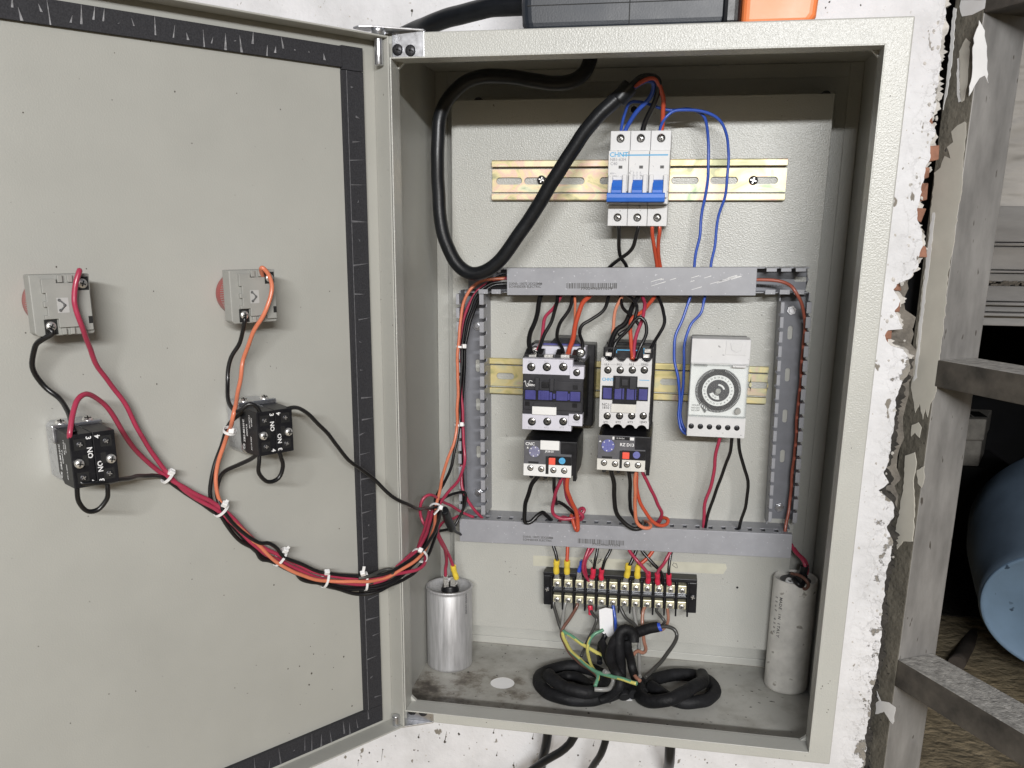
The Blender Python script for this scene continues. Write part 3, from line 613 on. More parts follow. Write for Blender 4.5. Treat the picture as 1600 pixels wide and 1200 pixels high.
# hinge brackets
def bracket(z0, z1, top, sz):
    b = MB().box(14, 40, -1.6, -0.1, z0, z1)
    if top: b.prism([(40, -1.6), (40, 4), (14, 4), (-6, -7), (-12, -18), (-6, -23), (4, -22)], z1+0.02, z1+1.5, 'z')
    else: b.prism([(40, -1.6), (38, 6), (10, 8), (-14, 2), (-14, -16), (-4, -23), (6, -20)], z0-1.5, z0-0.02, 'z')
    o = cab.part('hinge_bracket', b, 'steel' if top else ['steel'], bevel=0.3)
    for px, py in sz:
        q = U(px, py, -1.7); cab.part('bracket_screw', MB().screw((q.x, -1.6, q.z), 4.3, 2.0), ['blacksteel', 'darkhole'], parent=o)
bracket(581.5, 602.2, True, ((621.5, 78), (641.5, 79)))
bracket(2, 20, False, ((644, 1110.5), (661, 1112.5)))

# ------------------------------------------------------------------ door (part of the cabinet), in its own frame: x = -u, y = -k
DZ0, DZ1, DWD, DK = 1.7, 597.0, 394.0, 18.5
d = MB()
d.box(-DWD, 0, 0, 1.5, DZ0, DZ1)                                             # inner sheet (front at y=0)
d.box(-1.5, 0, -DK, -0.02, DZ0, DZ1); d.box(-DWD, -DWD+1.5, -DK, -0.02, DZ0, DZ1)
d.box(-DWD+1.52, -1.52, -DK, -0.02, DZ1-1.5, DZ1); d.box(-DWD+1.52, -1.52, -DK, -0.02, DZ0, DZ0+1.5)
door = cab.part('door', d, 'paint_door', frame=DOOR, bevel=0.7)
def sub_door(name, b, mt, bevel=0, label=None):
    me = b.mesh(name); setm(me, mt); return cab.link(name, me, parent=door, bevel=bevel, label=label)
GX, GI_, GT0, GT1, GB0, GB1 = -14.6, -33.8, 572.8, 587.4, 7.9, 24.5
strips = [((-DWD+20, GI_-0.3), (GT0, GT1), 0), ((GI_, GX), (GT0-1.5, GT1+0.8), 2), ((GI_, GX), (GB1+.3, GT0-2), 1), ((-DWD+20, GX), (GB0, GB1), 0)]
rc = random.Random(5)
for (xa, xb), (za, zb_), along in strips:
    b = MB().box(xa, xb, -3.6, -0.05, za, zb_)
    L = (xb-xa) if along == 0 else (zb_-za)
    t = rc.uniform(6, 18)
    while t < L-6 and along != 2:                 # raised creases across the foam, at uneven spacing
        f0 = rc.choice([0, 0, 0.45, 0.2]); f1 = rc.choice([1, 1, 0.5, 0.75]); wv = rc.uniform(0.35, 1.0); sl = rc.uniform(-1.6, 1.6)
        if f1 > f0:
            if along == 0:
                x = xa+t; A = (x, za+(zb_-za)*f0); Bp = (x+sl, za+(zb_-za)*f1)
                b.prism([(A[0]-wv, A[1]), (A[0]+wv, A[1]), (Bp[0]+.25, Bp[1]), ((A[0]+Bp[0])/2-wv*.3, (A[1]+Bp[1])/2)], -3.95, -3.5, 'y', 1)
            else:
                zz = za+t; A = (xa+(xb-xa)*(0.2+0.8*f0), zz); Bp = (xa+(xb-xa)*f1, zz+sl)
                b.prism([(A[0], A[1]-wv), (A[0], A[1]+wv), (Bp[0], Bp[1]+.25), ((A[0]+Bp[0])/2, (A[1]+Bp[1])/2-wv*.35)], -3.95, -3.5, 'y', 1)
        t += rc.uniform(4, 14) if along == 0 else rc.uniform(6, 24)
    if along == 1: b.box(GI_+3.2, GI_+3.7, -3.9, -3.5, za, zb_, 2)
    sub_door('gasket_strip', b, ['foam', 'crease_light' if za > 300 and along == 0 else 'crease', 'crease'], 0)
for pz0, pz1 in ((576, 601), (1, 13)):
    zc = 590 if pz0 > 300 else 10
    b = MB().cyl((-5.5, -12, pz0), (-5.5, -12, pz1), 3.4, n=16)
    if pz0 > 300: b.cyl((-5.5, -12, 597.6), (-5.5, -12, 601.8), 5.2, 6.2, n=16)
    sub_door('hinge_pin', b, 'steel', 0.6)

# masking tape strip stuck on the plate
a = [U(833, 868, 153.6), U(1134, 881, 153.6), U(1130, 897, 153.6), U(1136, 888, 153.6), U(833, 884, 153.6)]
tp = Thing('tape_strip', 'yellowed masking tape strip stuck above the terminal block', 'tape', (a[0].x, 153.9, a[4].z))
tp.part('tape', MB().prism([(a[0].x, a[0].z), (a[1].x, a[1].z), (a[3].x, a[3].z), (a[2].x, a[2].z), (a[4].x, a[4].z)], 153.7, 153.95), 'tape')
def scrib(seed, px, py, n=6, w_=9, h_=12):
    r = random.Random(seed); pts = [U(px+r.uniform(0, w_), py+r.uniform(-h_/2, h_/2), 153.6) for k in range(n)]
    tp.part('handwriting', MB().tube(pts, 0.28, 5, 4), 'ink')
for k, (px, py) in enumerate(((918, 877), (934, 877), (1050, 884), (1010, 880))): scrib(k+2, px, py)

def spots_part(add, pts, place, axis, name='dirt_specks', mt='ink'):
    r = random.Random(31); b = MB()
    for (px, py, rad, *dr) in pts:
        rad *= 0.75; c = place(px, py); n = 7
        poly = [(c.x+math.cos(6.283*k/n)*rad*r.uniform(.6, 1.1), c.z+math.sin(6.283*k/n)*rad*r.uniform(.7, 1.3)) for k in range(n)]
        b.prism(poly, c.y-.06, c.y+.02, axis)
        if dr: b.prism([(c.x-rad*.3, c.z), (c.x+rad*.3, c.z), (c.x+rad*.2+dr[0]*.15, c.z+dr[0]), (c.x+dr[0]*.15, c.z+dr[0])], c.y-.05, c.y+.02, axis)
    add(name, b, mt)
rd_ = random.Random(77)
dsp = [(485, 1010, .7), (490, 1022, .9), (450, 1045, .8), (487, 1052, 1.3), (483, 1070, 1.2), (537, 1026, 1.2), (519, 1077, .7), (550, 1103, 1.2), (469, 1101, .6), (367, 1075, .7), (468, 1041, .8), (521, 1043, .6), (235, 64, .8), (273, 143, .8), (175, 156, .5), (438, 171, .7), (370, 146, .6), (135, 420, .6), (36, 176, .7), (245, 600, .8), (470, 480, .5), (515, 455, .6), (88, 417, .8), (40, 520, .7), (240, 455, .6), (432, 575, .5), (130, 585, .5), (300, 905, .6), (140, 940, .5), (350, 930, .6), (60, 1010, .6), (212, 1080, .7), (110, 1130, .6), (428, 914, 1.0), (400, 832, .4), (530, 826, .7)]
spots_part(lambda n_, b_, m_: sub_door(n_, b_, m_), dsp, lambda px, py: DL(px, py, 0.03), 'y', 'dirt_specks', 'speckbrown')
spots_part(lambda n_, b_, m_: cab.part(n_, b_, m_), [(1297, 1064, .7), (1294, 1068, .6), (1285, 1072, .8), (1283, 1076, .6), (1294, 1109, .7), (1292, 1113, .7), (1258, 1181, .5), (1391, 150, .7), (760, 1129, .6), (1218, 1185, .5), (1362, 330, .5), (1330, 700, .6)], lambda px, py: U(px, py, -.03), 'y', 'dirt_specks', 'speckbrown')
wsp = [(618, 1150, 1.4), (654, 1152, 2.2, 5), (695, 1159, 2.4, 14), (697, 1151, 1.4), (717, 1147, 2.3), (687, 1153, 1.2), (577, 1176, 1.8), (598, 1171, 1.5, -16), (647, 1172, 1.5), (653, 1173, 1.4), (771, 1145, 1.6, 6), (832, 1154, 1.8, 7), (776, 1180, 1.7, 5), (802, 1196, 1.8, 5), (903, 1180, 1.7), (927, 1165, 1.5, 6), (644, 17, 2.0, -5), (1000, 1190, 1.2), (1105, 1192, 1.3), (725, 1180, 1.0), (745, 1160, .9), (590, 1190, 1.3), (560, 1188, 1.4, -8), (670, 1190, 1.2), (1150, 1195, 1.2), (1290, 12, 1.2), (1345, 8, 1.0), (1296, 3, 1.3)]
spots_part(lambda n_, b_, m_: wall.part(n_, b_, m_), wsp, lambda px, py: U(px, py, 183.97), 'y', 'splash_marks', 'speckbrown')

# case on the roof of the cabinet and its cable
tb = Thing('plastic_case', 'black and orange plastic case standing on the cabinet roof', 'case', (200, 70, HT+0.5))
x0, x1, x2 = U(822, 40, 62).x, U(1152, 35, 62).x, U(1271, 33, 62).x
zc = HT+0.6
b = MB()
prof = [(x0+4, zc), (x0+1, zc+9), (x0, zc+24), (x0+3, zc+60), (x0+14, zc+86), (x1, zc+86), (x1-1, zc+24), (x1-3, zc+9), (x1-8, zc)]
b.prism(prof, 30, 112)
case = tb.part('case_body', b, 'navyblack', bevel=9, seg=5)
tb.part('case_seam', MB().box(x0+86, x0+86.8, 29.7, 31, zc+1, zc+84), 'darkhole')
tb.part('case_seam', MB().box(x0+6, x1-15, 29.75, 31, zc+21, zc+21.7), 'darkhole')
tb.part('case_collar', MB().box(x1-14, x1+1, 28, 114, zc+1, zc+88), 'rubber', bevel=5, seg=3)
tb.part('orange_end', MB().prism([(x1+1.5, zc+1), (x2-6, zc+1), (x2-1, zc+8), (x2, zc+26), (x2-6, zc+80), (x1+1.5, zc+80)], 33, 108), 'orangebody', bevel=6, seg=4)
tb.part('orange_rib', MB().box(x1+3, x2-4, 31.6, 35, zc+22, zc+23), 'orangebody', bevel=0.3)

# ================================================================== DIN RAILS
def rail(name, label, p_tl, p_bl, p_tr, mt, centers, y=147.0, screws=(), hl=12.5, endslot=0):
    a, b_, c = U(*p_tl, y), U(*p_bl, y), U(*p_tr, y)
    x0, x1, z1, z0 = a.x, c.x, (a.z+c.z)/2, (a.z+c.z)/2-35.0
    t = Thing(name, label, 'mounting rail', ((x0+x1)/2, 153.9, z0), group='DIN rails on the mounting plate')
    xs = [U(px, p_tl[1]+31, 153).x for px in centers]
    w_ = MB().holed(x0, x1, z0+6.9, z1-7.4, 151.2, 152.4, [(x, (z0+z1)/2-0.5, hl, 3.3) for x in xs])
    t.part('rail_web', w_, mt)
    for zz, s_ in ((z1, -1), (z0, 1)):
        f = MB().box(x0, x1, 147, 148.2, min(zz, zz+5.4*s_), max(zz, zz+5.4*s_))
        e = zz+5.4*s_; f.box(x0+0.01, x1-0.01, 148.22, 153.68, min(e, e-1.2*s_), max(e, e-1.2*s_))
        f.cyl((x0+.2, 148.0, zz+0.2*s_), (x1-.2, 148.0, zz+0.2*s_), 1.0, n=8)
        t.part('rail_flange', f, mt, bevel=0.4)
    for px, py in screws:
        q = U(px, py, 151); t.part('rail_screw', MB().screw((q.x, 152.3, q.z), 4.2, 2.2), ['blacksteel', 'nickel'])
    return x0, x1, z0, z1
rail('din_rail', 'upper gold-passivated rail that carries the three-pole breaker', (768, 252), (770, 312), (1232, 248), 'railgold', (796, 840, 893, 958, 1010, 1070, 1131, 1193), screws=((1177, 282), (846, 281)))
rail('din_rail', 'lower gold-passivated rail behind the contactors and dial timer', (763, 563), (762, 613), (1202, 571), 'railgreen', (790, 846, 905, 962, 1046, 1108, 1160, 1186), hl=9)

# ================================================================== BREAKER
def PX(px, Y, py=300): return U(px, py, Y).x
def PZ(py, Y, px=1000): return U(px, py, Y).z
def ztext(t, s_, px, py, Y, size, mt, **k):
    q = U(px, py, Y); return t.text(s_, q.x, Y-0.06, q.z, size, mt, **k)
bk = Thing('circuit_breaker', 'white three-pole breaker with blue toggles tied by a blue bar', 'circuit breaker', (206, 147, 457))
bx0, bx1 = 179.7, 232.4; bw = (bx1-bx0)/3
for i in range(3):
    a, c = bx0+bw*i+0.12, bx0+bw*(i+1)-0.12
    b = MB()
    hz_t = PZ(216, 102); hz_b = PZ(340, 102)
    b.holed(a, c, 520.2, 537.3, 102, 112, [((a+c)/2, hz_t, 0, 3.5)], 0, 0, (109, 1))
    b.holed(a, c, 457.2, 475.0, 102, 112, [((a+c)/2, hz_b, 0, 3.5)], 0, 0, (109, 1))
    b.box(a+.01, c-.01, 112.02, 146, 457.3, 537.2)
    b.box(a+.01, c-.01, 87, 112, 486, 520); b.box(a+.01, c-.01, 89.5, 112, 475.6, 486)
    b.box(a+.8, a+4.4, 83.6, 87, 481, 500); b.box(c-4.4, c-.8, 83.6, 87, 481, 500)
    b.box(a+1, c-1, 87.4, 89.6, 476, 479)
    po = bk.part('pole', b, ['white', 'darkhole'], bevel=0.45)
    for hz in (hz_t, hz_b):
        bk.part('terminal_screw', MB().screw(((a+c)/2, 107.2, hz), 3.1, 1.3, rot=rnd.uniform(0, 1.5)), ['screwdark', 'darkhole'], parent=po)
    q = PX((968, 1000, 1032.5)[i], 86.8); zq = PZ(261, 86.8)
    bk.part('indicator_window', MB().box(q-1.6, q+1.6, 86.75, 87.5, zq-1.2, zq+1.2), 'ink', parent=po)
    m_ = a+ (c-a)*0.48
    tg = MB().prism([(87.2, 496), (84.6, 495), (79.5, 487), (79.5, 482.5), (87.2, 482.5)], m_-4.4, m_+4.4, 'x')
    tg.box(m_-4.0, m_+4.0, 80.6, 82.2, 489.6, 490.2)
    bk.part('toggle', tg, 'blue', parent=po, bevel=0.3)
bk.part('toggle_bar', MB().prism([(87.0, 485.2), (79.5, 485.0), (77.6, 484.2), (77.0, 480.8), (77.8, 477.6), (79, 477.0), (87, 477.2)], bx0+0.3, bx1-2.6, 'x'), 'blue', bevel=0.5)
ztext(bk, 'CHNT', 952.5, 242, 87, 5.4, 'skyblue', sx=1.05, extr=0.03)
q = U(971, 242.5, 87); q2 = U(1044, 241.5, 87)
bk.part('printed_line', MB().box(q.x, q2.x, 86.93, 87.01, q.z-0.55, q.z+0.55), 'skyblue')
ztext(bk, 'NB1-63H', 953, 249.5, 87, 3.6, 'faint'); ztext(bk, 'C40', 953.5, 256, 87, 3.6, 'faint')
ztext(bk, '400V~', 953, 271, 87, 1.9, 'faint'); ztext(bk, 'GB10963.1', 952, 275.5, 87, 1.8, 'faint'); ztext(bk, '6000', 952.5, 279.5, 87, 1.8, 'faint')
for k in range(3): 
    for j in range(3): ztext(bk, '3', 989+k*5.2, 270+j*4.2, 87, 2.2, 'faint')

# ================================================================== CONTACTORS
def hole_row(t, name, x0, x1, z0, z1, yf, yb, px_list, py, r, mt, smt='screwdark', sr=None):
    hs = [(PX(px, yf, py), PZ(py, yf, px)) for px in px_list]
    b = MB().holed(x0, x1, z0, z1, yf, yb, [(h[0], h[1], 0, r) for h in hs], 0, 1, (yf+5.2, 1))
    so = t.part(name, b, [mt, 'darkhole'])
    for h in hs: t.part('terminal_screw', MB().screw((h[0], yf+3.2, h[1]), (sr or r*0.9), 1.4, rot=rnd.uniform(0, 1.5)), [smt, 'darkhole'], parent=so)
Y = 65.0
cb = Thing('contactor', 'large charcoal contactor with lilac-white terminal strips', 'contactor', (140, 147, 270))
X = lambda px, Y_=Y, py=600: PX(px, Y_, py)
Z = lambda py, Y_=Y, px=862: PZ(py, Y_, px)
cb.part('base', MB().box(X(828, 118), X(928, 122), 122, 146.5, Z(662, 125), Z(536, 125)), 'black', bevel=1)
cb.part('body', MB().box(X(816.5)+.2, X(911.5)-.2, Y+9, 121.8, Z(668), Z(566)), 'black', bevel=0.8)
cb.part('coil_housing', MB().prism([(X(860, 116), Z(534, 116)), (X(866, 116), Z(527, 116)), (X(898, 116), Z(527, 116)), (X(905, 116), Z(534, 116)), (X(912, 116), Z(540, 116)), (X(852, 116), Z(540, 116))], 112, 140), 'black', bevel=0.5)
cb.part('coil_strip', MB().box(X(848, 111), X(905, 111), 108, 112, Z(541, 111), Z(536, 111)), 'navy', bevel=0.3)
cb.part('upper_shelf', MB().box(X(832, 104), X(914, 104), 99, 118, Z(572, 104), Z(540, 104)), 'lilac', bevel=0.6)
for px, py in ((836, 548), (907, 551)):
    q = U(px, py, 98); cb.part('coil_terminal', MB().cyl((q.x, 99.2, q.z), (q.x, 97, q.z), 4.6, n=18, m=1).screw((q.x, 97, q.z), 3.6, 1.5), ['nickel', 'darkhole'])
for px in (822, 843, 870, 896):
    a = X(px, 78); cb.part('terminal_fin', MB().prism([(78, Z(562, 78)), (78, Z(554, 78)), (92, Z(545, 92)), (98, Z(545, 98)), (98, Z(566, 98))], a-2.2, a+2.2, 'x'), 'black', bevel=0.4)
cb.part('clamp_bed', MB().box(X(818, 84), X(894, 84), 80, 98, Z(566, 84), Z(557, 84)), 'black')
for px in (831, 857, 883):
    q = U(px, 557, 80); cb.part('clamp_jaw', MB().box(q.x-4.2, q.x+4.2, 79, 88, q.z-2, q.z+1.6), 'nickel', bevel=0.6)
hole_row(cb, 'terminal_strip', X(816.5, Y-1), X(894, Y-1), Z(585), Z(561), Y-1, Y+8.8, (830, 854.4, 880), 573.5, 3.9, 'lilac')
hole_row(cb, 'terminal_strip', X(817, Y-1), X(894.3, Y-1), Z(672), Z(648.2), Y-1, Y+8.8, (831, 855, 880), 658.8, 3.8, 'lilac')
hole_row(cb, 'auxiliary_terminal', X(890.2, Y-2), X(911.8, Y-2), Z(590), Z(571), Y-2.2, Y+8.7, (901,), 582.3, 3.3, 'lilac')
hole_row(cb, 'auxiliary_terminal', X(890.2, Y-2), X(911.6, Y-2), Z(663), Z(645), Y-2.2, Y+8.7, (901,), 652, 3.3, 'lilac')
cb.part('front_cover', MB().box(X(816.7), X(911.3), Y, Y+8.6, Z(648), Z(585.2)), 'charcoal', bevel=0.8)
cb.part('cover_step', MB().box(X(818), X(910), Y-1.4, Y-.02, Z(641), Z(595)), 'charcoal', bevel=0.6)
cb.part('strip_recess', MB().box(X(820), X(908.8), Y-2.0, Y-1.45, Z(627), Z(609)), 'black', bevel=0.2)
for a, c in ((821.5, 838), (842, 859), (870, 888), (892, 907.5)):
    cb.part('indicator_tab', MB().box(X(a), X(c), Y-3.4, Y-2.05, Z(624.5), Z(610)), 'navy', bevel=0.35)
for a, c, p0, p1 in ((859.6, 864, 612, 624), (865, 869, 614, 622), (888.3, 891.5, 613, 623), (845.5, 848, 612, 623), (852.5, 855, 612, 623)):
    cb.part('indicator_rib', MB().box(X(a), X(c), Y-4.2, Y-2.06, Z(p1), Z(p0)), 'navy', bevel=0.25)
for a, c in ((837, 843.5), (860, 866.5)): cb.part('guide_rail', MB().box(X(a), X(c), Y-5, Y-1.45, Z(610), Z(590)), 'charcoal', bevel=0.5)
cb.part('slider', MB().box(X(847), X(858), Y-3, Y-1.45, Z(606), Z(596)), 'black', bevel=0.4)
for a, p in ((895.5, 600), (821, 628), (895.5, 628)): cb.part('latch_window', MB().box(X(a), X(a+7.5), Y-1.9, Y-1.42, Z(p+7), Z(p)), 'black', bevel=0.4)
cb.part('label_bracket', MB().prism([(X(833), Z(636)), (X(836), Z(629)), (X(867), Z(629)), (X(870.5), Z(636))], Y-3.2, Y-2.05), 'charcoal', bevel=0.4)
cb.part('blank_label', MB().box(X(833), X(871), Y-4, Y-1.45, Z(647.5), Z(635)), 'label', bevel=0.3)
for px, s_ in ((825, '1/L1'), (850, '3/L2'), (874, '5/L3')): ztext(cb, s_, px, 565, Y-1, 2.3, 'faint')
for px, s_ in ((825, '2/T1'), (850, '4/T2'), (874, '6/T3')): ztext(cb, s_, px, 668, Y-1, 2.3, 'faint')
ztext(cb, '13 NO', 894, 574.5, Y-2.2, 2.3, 'faint'); ztext(cb, '14 NO', 894, 659.5, Y-2.2, 2.3, 'faint')
q = U(818.5, 597, Y-1.4)
cb.part('lettering', MB().tube([q, q+V((1.4, 0, 1.2)), q+V((2.2, 0, -3.2)), q+V((4, 0, -3.4)), q+V((5.2, 0, 1.4)), q+V((8, 0, 0.8))], 0.33, 5, 4), 'whiteink')
ztext(cb, 'Veimor', 824, 601, Y-1.4, 3.6, 'whiteink', sx=0.75)

Y = 75.0
cn = Thing('contactor', 'small white contactor with scalloped edges and black centre', 'contactor', (203, 147, 277))
X = lambda px, Y_=75.0, py=600: PX(px, Y_, py)
Z = lambda py, Y_=75.0, px=977: PZ(py, Y_, px)
cn.part('base', MB().box(X(945, 118), X(1022, 122), 120, 146.5, Z(662, 125), Z(534, 125)), 'black', bevel=1)
cn.part('body', MB().box(X(938.5)+.2, X(1016.5)-.2, 82, 119.8, Z(668), Z(566)), 'black', bevel=0.8)
cn.part('terminal_housing', MB().box(X(942, 104), X(1018, 104), 95, 119.9, Z(570, 104), Z(541, 104)), 'black', bevel=1)
cn.part('printed_frame', MB().box(X(961, 95), X(998, 95), 94.85, 95.1, Z(547.8, 95), Z(546.2, 95)).box(X(961, 95), X(962.2, 95), 94.85, 95.1, Z(552, 95), Z(546.2, 95)).box(X(1003, 95), X(1004.6, 95), 94.85, 95.1, Z(554, 95), Z(543, 95)), 'skyblue')
def scallop(z_edge, up, z_in, pxs, r):
    poly = []; xa, xb = X(938), X(1017)
    s_ = 1 if up else -1
    poly.append((xa, z_in)); poly.append((xa, z_edge))
    for px in pxs:
        cx = X(px); cz = z_edge+1.0*s_
        for k in range(9):
            a = math.pi-math.pi*k/8
            x = cx+math.cos(a)*r
            if xa+.3 < x < xb-.3: poly.append((x, cz-s_*math.sin(a)*r*0.95-s_*1.0*(1 if k in (0, 8) else 0.0)))
    poly.append((xb, z_edge)); poly.append((xb, z_in)); return poly
zt0, zt1, zb0, zb1 = Z(570.5), Z(560), Z(657.5), Z(668.8)
cn.part('scalloped_edge', MB().prism(scallop(zt1, True, zt0+.02, (949.5, 969, 988.5, 1008), 4.6), 75, 81.8), 'white', bevel=0.25)
cn.part('scalloped_edge', MB().prism(scallop(zb1, False, zb0-.02, (949, 968, 987, 1006), 4.6), 75, 81.8), 'white', bevel=0.25)
hole_row(cn, 'terminal_strip', X(938), X(1017), Z(586), zt0, 75, 81.8, (949.7, 969, 988, 1006.7), 578.3, 3.4, 'white')
hole_row(cn, 'terminal_strip', X(938), X(1016), zb0, Z(643), 75, 81.8, (948.7, 968, 987, 1005), 650, 3.4, 'white')
cn.part('front_cover', MB().box(X(938), X(958), 75, 81.8, Z(643)+.02, Z(586)-.02).box(X(996), X(1016.7), 75, 81.8, Z(643)+.02, Z(586)-.02).box(X(958)+.02, X(996)-.02, 75.3, 81.8, Z(643)+.02, Z(586)-.02), 'white')
cn.part('centre_frame', MB().box(X(958), X(996), 73.4, 75.28, Z(631), Z(587.3)), 'black', bevel=0.5)
for a, c in ((941, 957.8), (996.2, 1013.4)): cn.part('tab_frame', MB().box(X(a), X(c), 74, 74.98, Z(625.5), Z(603.5)), 'black', bevel=0.3)
for a, c, y in ((943, 956.5, 72.6), (961, 972, 71.6), (980, 992, 71.6), (999, 1012.5, 72.6)): cn.part('indicator_tab', MB().box(X(a), X(c), y, 73.98 if y > 72 else 73.38, Z(623.5), Z(606.5)), 'navy', bevel=0.35)
for a, c in ((973, 976), (993, 995)): cn.part('indicator_rib', MB().box(X(a), X(c), 72.2, 73.38, Z(623.5), Z(606.5)), 'navy', bevel=0.25)
for a, c in ((961.5, 969), (984, 994.5)): cn.part('guide_rail', MB().box(X(a), X(c), 70.4, 73.38, Z(607), Z(588.5)), 'charcoal', bevel=0.5)
cn.part('slider', MB().box(X(971.5), X(981.5), 71.6, 73.38, Z(602), Z(592.5)), 'charcoal', bevel=0.4)
cn.part('blank_label', MB().box(X(956.3), X(995.5), 73, 75.25, Z(644.6), Z(631.2)), 'cream', bevel=0.3)
ztext(cn, 'CHNT', 940.5, 592.7, 75, 3.9, 'skyblue')
cn.part('printed_line', MB().box(X(998.5), X(1014.5), 74.93, 75.01, Z(593.6), Z(592.6)), 'skyblue')
ztext(cn, 'NC1-', 940.5, 632, 75, 3.3, 'ink'); ztext(cn, '1810', 940.5, 636.8, 75, 3.3, 'ink')
for px, s_ in ((944, '1/L1'), (963.5, '3/L2'), (982.5, '5/L3'), (1001, '13NO')): ztext(cn, s_, px, 569.4, 75, 2.6, 'ink')
for px, s_ in ((942.5, '2/T1'), (961.5, '4/T2'), (980.5, '6/T3'), (999, '14NO')): ztext(cn, s_, px, 659.4, 75, 2.6, 'ink')

# ================================================================== OVERLOAD RELAYS
def relay(label, Y, px0, px1, pyt, pym, pyb, top_px, top_py, sc_px, sc_py, dial, dr, dmat, redb, knob, notch, texts, lab, cream, slot):
    t = Thing('overload_relay', label, 'overload relay', (PX((px0+px1)/2, Y, pym), 140, PZ(pyb, Y)), group='thermal overload relays')
    X = lambda px, Y_=Y: PX(px, Y_, pym); Z = lambda py, Y_=Y: PZ(py, Y_, (px0+px1)/2)
    xa, xb = X(px0), X(px1); zt_, zm, zb_ = Z(pyt), Z(pym), Z(pyb)
    za = PZ(top_py, 110, px0)
    # body: front low, top sloping back up to the contactor
    b = MB().prism([(Y+2, zb_+1), (Y+2, zt_-.2), (Y+12, zt_+1.2), (108, za), (132, za), (132, zb_+8), (118, zb_-1)], xa+.3, xb+4.4, 'x')
    t.part('body', b, 'black', bevel=0.7)
    nx, nz = X(notch[0]), Z(notch[1])
    t.part('face_panel', MB().prism([(xa, zm+.05), (xa, zt_), (nx, zt_), (nx, nz), (xb-.2, nz), (xb-.2, zm+.05)], Y, Y+1.9), 'greypanel', bevel=0.35)
    hs = [(X(px), Z(py)) for px, py in zip(sc_px, sc_py)]
    so = t.part('terminal_strip', MB().holed(xa, xb, zb_, zm, Y-1.2, Y+1.95, [(h[0], h[1], 0, 3.0) for h in hs], 0, 1, (Y+1.5, 1)), [cream, 'darkhole'])
    for h in hs: t.part('terminal_screw', MB().screw((h[0], Y+0.2, h[1]), 2.6, 1.2, rot=rnd.uniform(0, 1.5)), ['nickel', 'darkhole'], parent=so)
    t.part('trip_slot', MB().box(X(slot[0]), X(slot[1]), Y-1.6, Y-0.3, Z(slot[3]), Z(slot[2])), 'darkhole')
    t.part('button_frame', MB().box(X(slot[1])-.2, xb-.3, Y-0.5, Y-.02, zm+.1, Z(redb[2]-2)), 'black')
    t.part('reset_button', MB().box(X(redb[0]), X(redb[1]), Y-3.2, Y-.52, Z(redb[3]), Z(redb[2])), 'red', bevel=0.5)
    kx, kz = X(knob[0]), Z(knob[1])
    t.part('mode_knob', MB().cyl((kx, Y-.52, kz), (kx, Y-2.0, kz), knob[2], n=20).box(kx-knob[2]*.7, kx+knob[2]*.7, Y-2.6, Y-1.9, kz-.5, kz+.5), knob[3], bevel=0.2)
    dx, dz = X(dial[0]), Z(dial[1])
    t.part('current_dial', MB().cyl((dx, Y-.02, dz), (dx, Y-1.2, dz), dr, n=32).box(dx-dr*.45, dx+dr*.45, Y-1.5, Y-1.15, dz-.5, dz+.5).box(dx-.5, dx+.5, Y-1.52, Y-1.14, dz-dr*.45, dz+dr*.45), dmat, bevel=0.25)
    tk = MB()
    for k in range(6):
        a = k*1.05+.3; tk.box(dx+math.cos(a)*dr*.8-.45, dx+math.cos(a)*dr*.8+.45, Y-1.3, Y-1.19, dz+math.sin(a)*dr*.8-.5, dz+math.sin(a)*dr*.8+.5)
    tk.prism([(dx-dr*1.25-1, dz+dr*.5), (dx-dr*1.25+1.2, dz+dr*.5), (dx-dr*1.25+.1, dz+dr*.5+1.8)], Y-.08, Y+.1)
    t.part('dial_marks', tk, 'whiteink')
    t.part('test_slot', MB().box(X(px0+7), X(px0+23), Y-.3, Y-.02, zm+.4, zm+2.2), 'darkhole')
    if lab: t.part('blank_label', MB().box(X(lab[0]), X(lab[1]), Y-1.4, Y-.03, Z(lab[3]), Z(lab[2])), 'label', bevel=0.2)
    for (s_, px, py, size, mt) in texts: ztext(t, s_, px, py, Y, size, mt)
    for k in range(3):
        xx = xa+(xb-xa)*(0.15+0.3*k); t.part('clip_foot', MB().prism([(xx-2.5, zb_+.5), (xx+2.5, zb_+.5), (xx+1.2, zb_-3.6), (xx-1.5, zb_-3.6)], Y+3, Y+14), 'black', bevel=0.3)
    t.part('side_foot', MB().box(xb+1, xb+4.2, Y+5, Y+16, zb_-5, zb_+2), 'black', bevel=0.4)
    return t, X, Z
r1, X, Z = relay('overload relay with a blank white sticker, under the large contactor', 70, 818.5, 893, 689.5, 725.7, 744, 0, 672, (829, 846, 865, 882), (732, 733, 733.8, 733.8), (834.9, 706.4), 5.3, 'paledial', (857.8, 868, 714.3, 724.8), (878.4, 718.4, 3.1, M['skyblue']), (875.5, 709), [('CNC', 821, 693.2, 4.0, 'whiteink'), ('JR28-25', 852, 705.2, 2.5, 'whiteink')], (844, 873.5, 688.2, 702.6), 'label', (853, 857.6, 713, 740))
r2, X, Z = relay('overload relay with a blue dial, under the small white contactor', 72, 933.3, 1008.3, 681.5, 717.8, 735, 0, 662, (944, 961.3, 980, 997.3), (724, 725, 725, 725.3), (949.3, 697), 6.0, 'dial', (972.3, 983.3, 705.5, 715.8), (994.3, 709.3, 3.3, M['dial']), (991, 702), [('RZ D13', 968.5, 694.8, 4.0, 'whiteink')], None, 'cream', (968.2, 972.2, 704, 731))
q = U(957, 684.3, 72); q2 = U(991, 684.3, 72)
r2.part('rating_strip', MB().box(q.x, q2.x, 71.6, 71.98, q.z-1.5, q.z+1.5), 'black', bevel=0.1)
